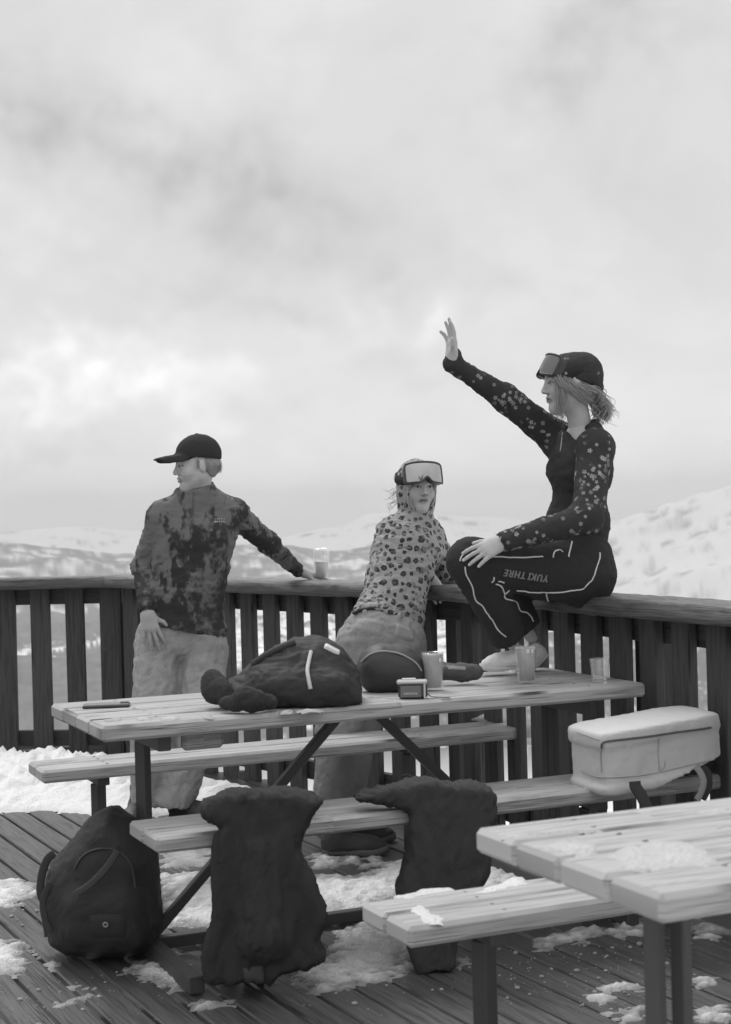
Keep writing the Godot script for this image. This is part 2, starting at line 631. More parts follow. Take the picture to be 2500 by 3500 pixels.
func make_ground() -> void:
	var n1 := noise(1.0, 6, 301); var n2 := noise(1.0, 5, 302); var n3 := noise(1.0, 4, 303)
	n1.fractal_type = FastNoiseLite.FRACTAL_RIDGED
	# how far below the horizon the open ground lies, in degrees, by distance in metres
	var fall := [[9.0, 15.0], [14.0, 11.5], [25.0, 8.6], [60.0, 6.6], [200.0, 5.2], [600.0, 4.5], [1100.0, 3.7], [1800.0, 2.9], [2950.0, 2.2]]
	# crests: distance, then height in degrees above the horizon by compass degrees right of the view
	var ridges := [[2600.0, [[-26.05, 0.909], [-17.62, 0.407], [-13.07, -0.346], [-10.72, -0.171], [-7.85, -0.411], [-3.49, -0.857], [-1.19, -0.476], [0.29, 0.009], [2.26, -0.092], [4.05, -0.204], [6.32, -0.409], [8.41, -0.560], [11.11, -0.498], [14.23, -0.416], [25.75, -0.254]], 0.13, 0.0060, 0.30],
		[1750.0, [[-26.07, 0.321], [-16.14, -0.417], [-12.62, -0.743], [-11.05, -0.918], [-9.00, -1.189], [-5.13, -1.138], [-2.84, -1.152], [-1.54, -1.351], [0.76, -1.133], [2.39, -1.093], [4.66, -1.639], [7.06, -2.831], [11.01, -4.505], [25.61, -5.987]], 0.16, 0.0140, -0.50],
		[1400.0, [[-26.18, -4.662], [-0.34, -5.590], [3.84, -2.109], [5.97, -1.263], [6.95, -0.880], [7.92, -0.742], [8.94, -0.557], [10.01, -0.309], [11.13, 0.032], [12.08, 0.311], [13.33, 0.594], [15.17, 0.429], [20.23, 0.664], [27.05, -0.580]], 0.22, 0.0140, 0.10]]
	var az := PackedFloat32Array()
	var a := -180.0
	while a < 180.0:
		az.append(a)
		a += 0.055 if absf(a) < 15.0 else (0.4 if absf(a) < 40.0 else 4.0)
	az.append(180.0)
	var rs := PackedFloat32Array()
	var r := 7.0
	while r < 2950.0:
		rs.append(r)
		r *= 1.06 if r < 500.0 else 1.012
	var v := PackedVector3Array(); var col := PackedColorArray(); var f := PackedInt32Array()
	for j in rs.size():
		var d := rs[j]
		for i in az.size():
			var q := deg_to_rad(az[i])
			var x := sin(q) * d; var z := -cos(q) * d
			var y := EYE - d * tan(deg_to_rad(curve_at(fall, d)))
			y += n2.get_noise_2d(x / 60.0, z / 60.0) * minf(d * 0.010, 9.0)
			var slope_snow := -0.42
			var which := 0.0
			for g in ridges:
				var away: float = d / g[0]
				if away < 0.25 or away > 2.5: continue
				var top: float = EYE + g[0] * tan(deg_to_rad(curve_at(g[1], az[i])))
				var s: float = g[0] / 900.0
				var rough: float = (n1.get_noise_2d(x / (420.0 * s), z / (420.0 * s)) - 0.1) * g[0] * g[3]
				var run: float = g[0] - d
				var h: float = top - (maxf(run, 0.0) * g[2] + maxf(-run, 0.0) * 0.3) + rough * minf(1.0, absf(run) / (g[0] * 0.05) * 0.8 + 0.15)
				if h > y:
					slope_snow = g[4]
					which = g[0]
					y = h
			v.append(Vector3(x, y, z))
			# snow, bare ground and rock
			var m: float
			if which > 0.0:
				var k := which * 0.016
				var m1 := n3.get_noise_3d(x / k, y / k * 1.6, z / k)
				var m2 := n1.get_noise_3d(x / k * 0.55 + 40.0, y / k, z / k * 0.55)
				m = m1 * 0.9 + m2 * 0.6 + 0.5 * n3.get_noise_3d(x / k * 0.35 + 9.0, y / k * 0.5, z / k * 0.35) + n3.get_noise_3d(x / k * 4.0, y / k * 4.0, z / k * 4.0) * 0.3
			else:
				m = n3.get_noise_2d(az[i] * 0.6, log(d) * 14.0) + 0.6 * n3.get_noise_2d(az[i] * 2.4, log(d) * 40.0)
			if which == 0.0:
				var low := -rad_to_deg(atan((EYE - y) / d)) + 0.35 * m
				var edge := -5.9 if az[i] < 3.0 else lerpf(-5.9, -4.45, smoothstep(3.0, 5.5, az[i]))
				slope_snow = lerpf(-0.6, 0.12, smoothstep(edge - 0.25, edge + 0.25, low)) if az[i] > -7.5 else -1.2
				if az[i] <= -7.5 and absf(low + 4.25 - 0.12 * (az[i] + 9.0)) < 0.07: slope_snow = 0.35
			var snow := smoothstep(-0.4, 0.35, m + slope_snow)
			if d < 26.0: snow = maxf(snow, smoothstep(26.0, 14.0, d))
			var t := lerpf(0.20 + 0.05 * m, 0.78, snow)
			if which > 0.0: t = lerpf((0.36 if which < 1500.0 else 0.21) + 0.06 * m, 0.63 if which < 1500.0 else 0.68, snow)
			col.append(Color(t, t, t))
	var w := az.size()
	for j in rs.size() - 1:
		for i in w - 1:
			var p := j * w + i
			f.append_array([p, p + w, p + 1, p + 1, p + w, p + w + 1])
	var st := SurfaceTool.new()
	var arr := []
	arr.resize(Mesh.ARRAY_MAX)
	arr[Mesh.ARRAY_VERTEX] = v; arr[Mesh.ARRAY_COLOR] = col; arr[Mesh.ARRAY_INDEX] = f
	st.create_from_arrays(arr, Mesh.PRIMITIVE_TRIANGLES)
	st.generate_normals()
	var o := obj("ground", st.commit(), M.land, null, "structure")
	o.set_meta("label", "snowy mountainside falling away to hazy far ridges")


# ---------- deck, railing, tables

func turned(at: Vector3, yaw: float, along: float, up: float, away: float) -> Vector3:
	return at + Vector3(cos(yaw), 0, -sin(yaw)) * along + Vector3.UP * up + Vector3(-sin(yaw), 0, -cos(yaw)) * away


# outline of the deck, going round: left end of the railing, its two bends, its right end, then behind the viewer
var BEND := [Vector3(-3.4, 0, -9.25), Vector3(-1.42, 0, -9.05), Vector3(0.40, 0, -6.85), Vector3(1.62, 0, -4.127)]


func make_deck() -> void:
	var o := Node3D.new()
	o.name = "deck"
	add_child(o)
	o.set_meta("kind", "structure")
	o.set_meta("label", "weathered deck of grooved boards, damp and dark under the snow")
	var yaw := 0.4608
	var run := Vector3(-sin(yaw), 0, -cos(yaw))
	var side := Vector3(cos(yaw), 0, -sin(yaw))
	var outline := PackedVector2Array()
	for p in BEND: outline.append(Vector2(p.x, p.z) + Vector2(0.02, -0.02))
	outline.append_array([Vector2(2.4, -2.5), Vector2(2.4, 0.5), Vector2(-6.5, 0.5), Vector2(-6.5, -11.0)])
	var pitch := 0.118
	for i in range(-34, 50):
		var c := side * (i * pitch)
		var a2 := c + run * -3.0
		var b2 := c + run * 13.0
		var parts := Geometry2D.intersect_polyline_with_polygon(PackedVector2Array([Vector2(a2.x, a2.z), Vector2(b2.x, b2.z)]), outline)
		for q in parts:
			var p0 := Vector3(q[0].x, 0, q[0].y)
			var p1 := Vector3(q[-1].x, 0, q[-1].y)
			# leave out what lies behind the viewer
			var near := 3.0
			if -p0.z < near and -p1.z < near: continue
			if -p0.z < near: p0 = p0.lerp(p1, (near + p0.z) / (p0.z - p1.z))
			if -p1.z < near: p1 = p1.lerp(p0, (near + p1.z) / (p1.z - p0.z))
			if (p0 - p1).length() < 0.15: continue
			var st := mb()
			var w := pitch - 0.011 - rng.randf() * 0.004
			var xf := Transform3D(Basis(run, Vector3.UP, -side), (p0 + p1) / 2.0 + Vector3(0, -0.0145 + rng.randf_range(-0.0015, 0.0015), 0))
			if (p1 - p0).dot(run) < 0: pass
			box(st, xf, Vector3((p1 - p0).length(), 0.028, w), 0.004, Vector2(rng.randf() * 9.0, rng.randf() * 9.0))
			# shallow grooves run with each board
			obj("plank", done(st), M.deck[rng.randi() % 3], o)
	var st := mb()
	for i in 12:
		var p := run * (2.0 + i * 0.75)
		bar(st, p + side * -4.0 + Vector3(0, -0.105, 0), p + side * 3.2 + Vector3(0, -0.105, 0), 0.05, 0.15)
	obj("joist", done(st), M.post, o, "stuff")


func make_railing(a: Vector3, b: Vector3, label: String, rail_h: float, first: float, slat_low: float, posts: Array, gap_pitch := 0.195) -> void:
	var mid := (a + b) / 2.0
	var o := thing("wooden_railing", label, "railing", Vector3(mid.x, 0, mid.z))
	var u := (b - a).normalized()
	var n := u.cross(Vector3.UP).normalized()
	if n.z < 0: n = -n       # n points towards the tables
	var l := (b - a).length()
	var yaw := atan2(-u.z, u.x)
	# heavy rail with rounded, weathered edges
	var st := mb()
	st.set_smooth_group(1)
	var wide := 0.25; var thick := 0.068
	var prof := []
	for k in 20:
		var t := TAU * k / 20.0
		var cx := signf(cos(t)) * pow(absf(cos(t)), 0.35); var sy := signf(sin(t)) * pow(absf(sin(t)), 0.5)
		prof.append(Vector2(cx * wide / 2.0, sy * thick / 2.0))
	var steps := int(l / 0.03)
	var e := noise(1.0, 3, 900 + int(l * 100.0))
	var rings := []
	for i in steps + 1:
		var s := l * i / steps - l / 2.0
		var ring := []
		for k in 20:
			var p: Vector2 = prof[k]
			var q := n * p.x + Vector3.UP * p.y
			var bump := 0.006 * e.get_noise_3d(s * 3.0, p.x * 60.0, p.y * 60.0) + 0.004 * e.get_noise_3d(s * 14.0, p.x * 120.0, p.y * 120.0)
			q += (n * p.x * 0.25 + Vector3.UP * p.y).normalized() * bump
			ring.append([u * s + q + Vector3(0, rail_h - thick / 2.0, 0) + n * 0.02, Vector2(s, k * 0.032)])
		rings.append(ring)
	for i in steps:
		for k in 20:
			var k2 := (k + 1) % 20
			var out: Vector3 = n * prof[k].x * 0.3 + Vector3.UP * prof[k].y + n * prof[k2].x * 0.3 + Vector3.UP * prof[k2].y
			var uv0: Vector2 = rings[i][k][1]
			face(st, [rings[i][k][0], rings[i][k2][0], rings[i + 1][k2][0], rings[i + 1][k][0]], [uv0, uv0 + Vector2(0, 0.032), rings[i + 1][k][1] + Vector2(0, 0.032), rings[i + 1][k][1]], out)
	for i in [0, steps]:
		for k in 20:
			var c: Vector3 = u * (l * i / steps - l / 2.0) + Vector3(0, rail_h - thick / 2.0, 0) + n * 0.02
			face(st, [c, rings[i][k][0], rings[i][(k + 1) % 20][0]], [Vector2.ZERO, Vector2(0.1, 0), Vector2(0.1, 0.1)], u * (1.0 if i else -1.0))
	obj("top_rail", done(st), M.rail, o)
	# stringers behind the slats
	for h in [rail_h - thick - 0.05, 0.10]:
		st = mb()
		bar(st, u * (-l / 2.0) + Vector3(0, h, 0) - n * 0.045, u * (l / 2.0) + Vector3(0, h, 0) - n * 0.045, 0.04, 0.09)
		obj("stringer", done(st), M.post, o)
	var pitch := gap_pitch
	var s := first
	while s < l - 0.05:
		st = mb()
		var top := rail_h - thick - 0.002
		var low := slat_low
		var lean := rng.randf_range(-0.004, 0.004)
		var xf := Transform3D(Basis(Vector3.UP, n, Vector3.UP.cross(n)).rotated(n, lean), u * (s - l / 2.0) + Vector3(0, (top + low) / 2.0, 0))
		box(st, xf, Vector3(top - low, 0.036, gap_pitch * 0.54 + rng.randf_range(-0.003, 0.003)), 0.004, Vector2(rng.randf() * 7, rng.randf() * 7))
		obj("slat", done(st), M.slat[rng.randi() % 2], o)
		s += pitch
	for p in posts:
		st = mb()
		var c: Vector3 = u * (p - l / 2.0) - n * 0.13
		bar(st, c + Vector3(0, -1.2, 0), c + Vector3(0, rail_h - thick, 0), 0.14, 0.10)
		obj("post", done(st), M.post, o)


# a steel framed table with two benches; x runs along it, z towards the viewer
func make_table(called_label: String, at: Vector3, yaw: float, long: float, bench_a: Array, bench_b: Array, width: float, legs: Array) -> Node3D:
	var T := 0.757; var B := 0.47
	var o := thing("picnic_table", called_label, "picnic table", at, yaw)
	var th := 0.047
	var w := width / 4.0
	for i in 4:
		var st := mb()
		var z := -w * (i + 0.5)
		var l := long + rng.randf_range(-0.008, 0.008)
		box(st, Transform3D(Basis().rotated(Vector3.UP, rng.randf_range(-0.0015, 0.0015)), Vector3(long / 2.0, T - th / 2.0 + rng.randf_range(-0.001, 0.001), z)), Vector3(l, th, w - 0.005), 0.009, Vector2(rng.randf() * 9, rng.randf() * 9))
		obj("tabletop_plank", done(st), M.top[rng.randi() % 3], o)
	for b in [bench_a, bench_b]:
		# b: start along, length, near edge, depth
		for i in 2:
			var st := mb()
			var bw: float = b[3] / 2.0
			box(st, Transform3D(Basis(), Vector3(b[0] + b[1] / 2.0, B - th / 2.0 + rng.randf_range(-0.001, 0.001), -b[2] - bw * (i + 0.5))), Vector3(b[1] + rng.randf_range(-0.006, 0.006), th, bw - 0.005), 0.009, Vector2(rng.randf() * 9, rng.randf() * 9))
			obj("bench_plank", done(st), M.top[rng.randi() % 3], o)
	var zc := -width * 0.45
	for x in [0.2, long - 0.2]:
		for s in legs:
			var st := mb()
			bar(st, Vector3(x + s.x, 0.05, zc + s.y), Vector3(x + s.x, T - th - 0.05, zc + s.y), 0.029, 0.029)
			obj("leg", done(st), M.steel, o)
		var st := mb()
		bar(st, Vector3(x, T - th - 0.026, 0.0 - 0.06), Vector3(x, T - th - 0.026, -width + 0.06), 0.04, 0.046)
		obj("top_bearer", done(st), M.steel, o)
		st = mb()
		bar(st, Vector3(x, 0.028, -bench_a[2] - 0.05), Vector3(x, 0.028, -bench_b[2] - bench_b[3] + 0.05), 0.045, 0.05)
		obj("foot_bar", done(st), M.steel, o)
		for b in [bench_a, bench_b]:
			st = mb()
			var z: float = -b[2] - b[3] * 0.42
			var px: float = x + ((0.085 if b == bench_b else 0.12) if x < 1.0 else -0.12)
			bar(st, Vector3(px, 0.004, z), Vector3(px, B - th - 0.034, z), 0.042, 0.042)
			obj("bench_post", done(st), M.steel, o)
			st = mb()
			bar(st, Vector3(px, B - th - 0.016, -b[2] - 0.03), Vector3(px, B - th - 0.016, -b[2] - b[3] + 0.03), 0.045, 0.03)
			obj("bench_bearer", done(st), M.steel, o)
	for s in [[0.225, -0.05], [long - 0.225, 0.05]]:
		var st := mb()
		bar(st, Vector3(s[0], 0.06, zc), Vector3(long / 2.0 + s[1], T - th - 0.004, zc), 0.03, 0.03)
		obj("brace", done(st), M.steel, o)
	var st := mb()
	bar(st, Vector3(0.22, 0.026, zc - 0.002), Vector3(long - 0.22, 0.026, zc - 0.002), 0.04, 0.038)
	obj("base_bar", done(st), M.steel, o)
	# wedge plate between bearer and top
	st = mb()
	box(st, Transform3D(Basis(), Vector3(0.33, T - th - 0.03, -0.1)), Vector3(0.13, 0.056, 0.035), 0.012)
	obj("corner_plate", done(st), M.top[1], o)
	for x in [0.2, long - 0.2]:
		for i in 4:
			for e in [-0.25, 0.25]:
				var sc := mb()
				lathe(sc, [Vector2(0.0055, 0), Vector2(0.005, 0.0014), Vector2(0.0018, 0.0016), Vector2(0.0014, 0.0006), Vector2(0, 0.0006)], Transform3D(Basis(), Vector3(x + rng.randf_range(-0.006, 0.006), T + 0.0004, -w * (i + 0.5 + e))), 8)
				obj("screw", done(sc), M.bolt, o)
		for b in [bench_a, bench_b]:
			for e in [0.14, 0.36, 0.64, 0.86]:
				var sc := mb()
				lathe(sc, [Vector2(0.0055, 0), Vector2(0.005, 0.0014), Vector2(0.0018, 0.0016), Vector2(0.0014, 0.0006), Vector2(0, 0.0006)], Transform3D(Basis(), Vector3(x + 0.1 * signf(long / 2.0 - x), B + 0.0004, -b[2] - b[3] * e)), 8)
				obj("screw", done(sc), M.bolt, o)
	return o


# ---------- people

# joints are metres in the place; a figure's meshes are moved under its root so that the root stands at its base
func child(root: Node3D, called: String, mesh: Mesh, mat: Material, parent: Node3D = null) -> MeshInstance3D:
	var o := obj(called, mesh, mat, parent if parent else root)
	if parent == null: o.position = -root.position
	return o


func look(forward: Vector3, up := Vector3.UP) -> Basis:
	var f := forward.normalized()
	var x := up.cross(f).normalized()
	return Basis(x, f.cross(x), f)


func span_of(pts: Array, pad: float) -> Array:
	var lo: Vector3 = pts[0]; var hi: Vector3 = pts[0]
	for p in pts:
		lo = lo.min(p); hi = hi.max(p)
	return [lo - Vector3.ONE * pad, hi + Vector3.ONE * pad]


# bones: [from, to, radius, radius, joining width]
func bones_field(bones: Array, grow: float, cell: float) -> Field:
	var pts := []
	var most := 0.0
	for b in bones:
		pts.append(b[0]); pts.append(b[1])
		most = maxf(most, maxf(b[2], b[3]))
	var s := span_of(pts, most + grow + cell * 5.0 + 0.03)
	var f := Field.new(s[0], s[1], cell)
	for b in bones:
		if b.size() > 6: f.cap(b[0], b[1], b[2] + grow, b[3] + grow, b[4], b[5], b[6])
		else: f.cap(b[0], b[1], b[2] + grow, b[3] + grow, b[4])
	return f


func head_lot(at: Vector3, bs: Basis, s: float, neck: Vector3, look_of: Dictionary) -> Array:
	var f := Field.new(at - Vector3.ONE * 0.17 + Vector3(0, -0.06, 0), at + Vector3.ONE * 0.16, 0.0042)
	var w := func(x: float, y: float, z: float) -> Vector3: return at + bs * (Vector3(x, y, z) * s)
	f.egg(w.call(0, 0.028, -0.012), bs, Vector3(0.074, 0.087, 0.094) * s, 0.02)
	f.egg(w.call(0, -0.022, 0.028), bs, Vector3(0.060, 0.086, 0.060) * s, 0.03)
	for e in [-1.0, 1.0]:
		f.cap(w.call(e * 0.047, -0.055, 0.004), w.call(e * 0.010, -0.096, 0.060), 0.021 * s, 0.018 * s, 0.03)
		f.egg(w.call(e * 0.036, -0.030, 0.058), bs, Vector3(0.026, 0.026, 0.024) * s, 0.025)
		f.egg(w.call(e * 0.0755, -0.006, -0.008), bs.rotated(bs.y, e * 0.35), Vector3(0.009, 0.031, 0.019) * s, 0.008)
	f.cap(w.call(0, -0.098, 0.068), w.call(0, -0.101, 0.066), 0.017 * s, 0.017 * s, 0.02)
	f.cap(w.call(-0.03, 0.022, 0.080), w.call(0.03, 0.022, 0.080), 0.011 * s, 0.011 * s, 0.018)
	for e in [-1.0, 1.0]:
		f.cap(w.call(e * 0.031, 0.003, 0.100), w.call(e * 0.036, 0.003, 0.099), 0.0165 * s, 0.0165 * s, 0.012, Vector3.ZERO, 1.0, true)
		f.egg(w.call(e * 0.031, 0.002, 0.0765), bs, Vector3(0.0135, 0.011, 0.0125) * s, 0.004)
	f.cap(w.call(0, 0.010, 0.090), w.call(0, -0.026, 0.1065), 0.0065 * s, 0.0105 * s, 0.012)
	for e in [-1.0, 1.0]: f.egg(w.call(e * 0.011, -0.031, 0.099), bs, Vector3(0.0075, 0.0065, 0.010) * s, 0.007)
	f.cap(w.call(-0.017, -0.0545, 0.087), w.call(0.017, -0.0545, 0.087), 0.007 * s, 0.007 * s, 0.010)
	f.egg(w.call(0, -0.0545, 0.090), bs, Vector3(0.013, 0.006, 0.009) * s, 0.008)
	f.egg(w.call(0, -0.067, 0.088), bs, Vector3(0.017, 0.007, 0.010) * s, 0.008)
	f.cap(w.call(-0.023, -0.0605, 0.095), w.call(0.023, -0.0605, 0.095), 0.0025 * s, 0.0025 * s, 0.004, Vector3.ZERO, 1.0, true)
	f.cap(w.call(0, -0.045, -0.018), neck, float(look_of.neck) * s, float(look_of.neck) * 1.1 * s, 0.03)
	var skin: float = look_of.skin
	var inv := bs.transposed()
	var paint := func(p: Vector3, _n: Vector3) -> Color:
		var q: Vector3 = inv * (p - at) / s
		var v := skin
		var ax := absf(q.x)
		if q.z > 0.05:
			var bx := (ax - 0.032) / 0.019; var by := (q.y - 0.023 - 0.004 * (1.0 - bx * bx)) / 0.0045
			if bx * bx + by * by < 1.0: v = lerpf(v, look_of.brow, 0.75)
			var ex := (ax - 0.031) / 0.0125; var ey := (q.y - 0.002) / 0.0058
			var ee := ex * ex + ey * ey
			if ee < 1.0:
				v = 0.5
				if (ax - 0.031) * (ax - 0.031) + (q.y - 0.002) * (q.y - 0.002) < 0.000036: v = 0.035
			elif ee < 1.9 and ey > -0.3: v = 0.10
			if absf(q.y + 0.0605) < 0.010 and ax < 0.022 and q.z > 0.078: v = lerpf(v, look_of.lip, 0.8)
			if absf(q.y + 0.0605) < 0.0022 and ax < 0.021 and q.z > 0.075: v = 0.07
			if look_of.has("smile") and ax < 0.020 and q.z > 0.072:
				var my := q.y + 0.0595 - 9.0 * ax * ax
				if absf(my) < 0.0045: v = 0.62 if ax < 0.016 else 0.08
				elif absf(my) < 0.0065: v = 0.16
			if absf(q.y + 0.036) < 0.004 and absf(ax - 0.008) < 0.004 and q.z > 0.09: v = 0.08
		v *= 1.0 + 0.10 * soft.get_noise_3d(p.x * 90.0, p.y * 90.0, p.z * 90.0) + 0.06 * soft.get_noise_3d(p.x * 30.0, p.y * 30.0, p.z * 30.0)
		if look_of.has("stubble") and q.y < -0.04 and q.z > 0.0 and absf(q.y + 0.06) > 0.009: v *= look_of.stubble
		return Color(v, v, v)
	return f.arrays(null, paint)


func hand_lot(wrist: Vector3, dir: Vector3, palm: Vector3, left: bool, curls: Array, spread: float, thumb_out: float, s: float, skin: float, arm: Vector3) -> Array:
	var d := dir.normalized()
	var n := (palm - d * palm.dot(d)).normalized()
	var t := (n.cross(d) if left else d.cross(n)).normalized()
	var segs := []
	var lens := [[0.040, 0.024, 0.020], [0.044, 0.028, 0.021], [0.041, 0.026, 0.020], [0.032, 0.020, 0.017]]
	var tips := []
	for i in 4:
		var base: Vector3 = wrist + (d * (0.090 - [0.004, 0.0, 0.005, 0.014][i]) + t * (0.029 - 0.0195 * i)) * s
		segs.append([wrist + (d * 0.018 + t * (0.016 - 0.011 * i)) * s, base, 0.0125 * s, 0.0105 * s, 0.016])
		var q := (d + t * spread * (1.35 - 0.9 * i)).normalized()
		var hinge := q.cross(n).normalized()
		var p := base
		for k in 3:
			q = q.rotated(hinge, float(curls[i]) * [0.7, 1.0, 0.7][k])
			var e: Vector3 = p + q * lens[i][k] * s
			segs.append([p, e, (0.0092 - 0.0009 * k) * s, (0.0083 - 0.0009 * k) * s, 0.003])
			p = e
		tips.append(p)
	segs.append([wrist + (d * 0.045 + n * 0.004) * s, wrist + (d * 0.072 + n * 0.003) * s, 0.021 * s, 0.017 * s, 0.02, n, 0.72])
	segs.append([wrist + (d * 0.020 + t * 0.014 + n * 0.006) * s, wrist + (d * 0.048 + t * 0.030 + n * 0.008) * s, 0.017 * s, 0.013 * s, 0.016])
	var td := (d * 0.75 + t * thumb_out + n * 0.35).normalized()
	var tp := wrist + (d * 0.046 + t * 0.032 + n * 0.008) * s
	var te := tp + td * 0.036 * s
	var te2 := te + (td + d * 0.5).normalized() * 0.028 * s
	segs.append([tp, te, 0.0115 * s, 0.0098 * s, 0.006])
	segs.append([te, te2, 0.0098 * s, 0.0078 * s, 0.003])
	segs.append([wrist + (arm - wrist).normalized() * 0.06, wrist + d * 0.025 * s, 0.026 * s, 0.023 * s, 0.015, n, 0.78])
	var f := bones_field(segs, 0.0, 0.0036)
	var paint := func(p: Vector3, m: Vector3) -> Color:
		var v := skin
		for q in tips:
			if p.distance_to(q) < 0.0085 * s and m.dot(-n) > 0.4: v = skin * 1.25
		return Color(v, v, v)
	return f.arrays(null, paint)


func band(st: SurfaceTool, f: Field, pts: Array, r: float, bump: Variant = null, flat := 1.0) -> void:
	var on := []
	for p in spline(pts, 6):
		var dir: Vector3 = (p - Vector3(0, EYE, 0)).normalized()
		var q := f.meet(p, dir, 2.5)
		if f.value(q) < 0.02:
			var n := f.slope(q)
			on.append(q + n * ((float(bump.call(q, n)) if bump != null else 0.0) + r * 0.25))
	if on.size() > 2: tube(st, on, [r], 6, flat)


# a thin piece of cloth lying on a body, corners given in front of it
func patch(st: SurfaceTool, f: Field, q: Array, lift: float, nu := 10, nv := 6, bump: Variant = null) -> void:
	st.set_smooth_group(1)
	var g := []
	for j in nv + 1:
		for i in nu + 1:
			var p: Vector3 = q[0].lerp(q[1], float(i) / nu).lerp(q[3].lerp(q[2], float(i) / nu), float(j) / nv)
			var dir := (p - Vector3(0, EYE, 0)).normalized()
			var m := f.meet(p, dir, 2.5)
			var n := f.slope(m)
			var rim := i == 0 or j == 0 or i == nu or j == nv
			g.append(m + n * (lift * (-0.4 if rim else 1.0) + (float(bump.call(m, n)) if bump != null else 0.0)))
	for j in nv:
		for i in nu:
			var a: Vector3 = g[j * (nu + 1) + i]; var b: Vector3 = g[j * (nu + 1) + i + 1]; var c: Vector3 = g[(j + 1) * (nu + 1) + i + 1]; var d: Vector3 = g[(j + 1) * (nu + 1) + i]
			face(st, [a, b, c, d], [Vector2(float(i) / nu, float(j) / nv), Vector2(float(i + 1) / nu, float(j) / nv), Vector2(float(i + 1) / nu, float(j + 1) / nv), Vector2(float(i) / nu, float(j + 1) / nv)], Vector3(0, EYE, 0) - a)


func locks(st: SurfaceTool, guide: Array, count: int, spread: float, r: float, curl := 0.0, seed_of := 1) -> void:
	var rr := RandomNumberGenerator.new()
	rr.seed = seed_of
	for i in count:
		var off := Vector3(rr.randfn(), rr.randfn(), rr.randfn()) * spread
		var off2 := off * rr.randf_range(0.6, 1.7) + Vector3(rr.randfn(), rr.randfn(), rr.randfn()) * spread * 0.5
		var ph := rr.randf() * TAU
		var pts := []
		var rad := []
		var s := spline(guide, 5)
		var cut := int(s.size() * rr.randf_range(0.75, 1.0))
		for k in cut:
			var t := float(k) / s.size()
			var p: Vector3 = s[k] + off.lerp(off2, t)
			if curl > 0.0: p += Vector3(cos(ph + t * 14.0), 0.4 * sin(ph + t * 9.0), sin(ph + t * 14.0)) * curl * minf(1.0, t * 2.0)
			pts.append(p)
			rad.append(r * (1.0 - 0.75 * t))
		if pts.size() > 2: tube(st, pts, rad, 5, 1.0, Vector3(0.2, 0.3, 0.9), false)


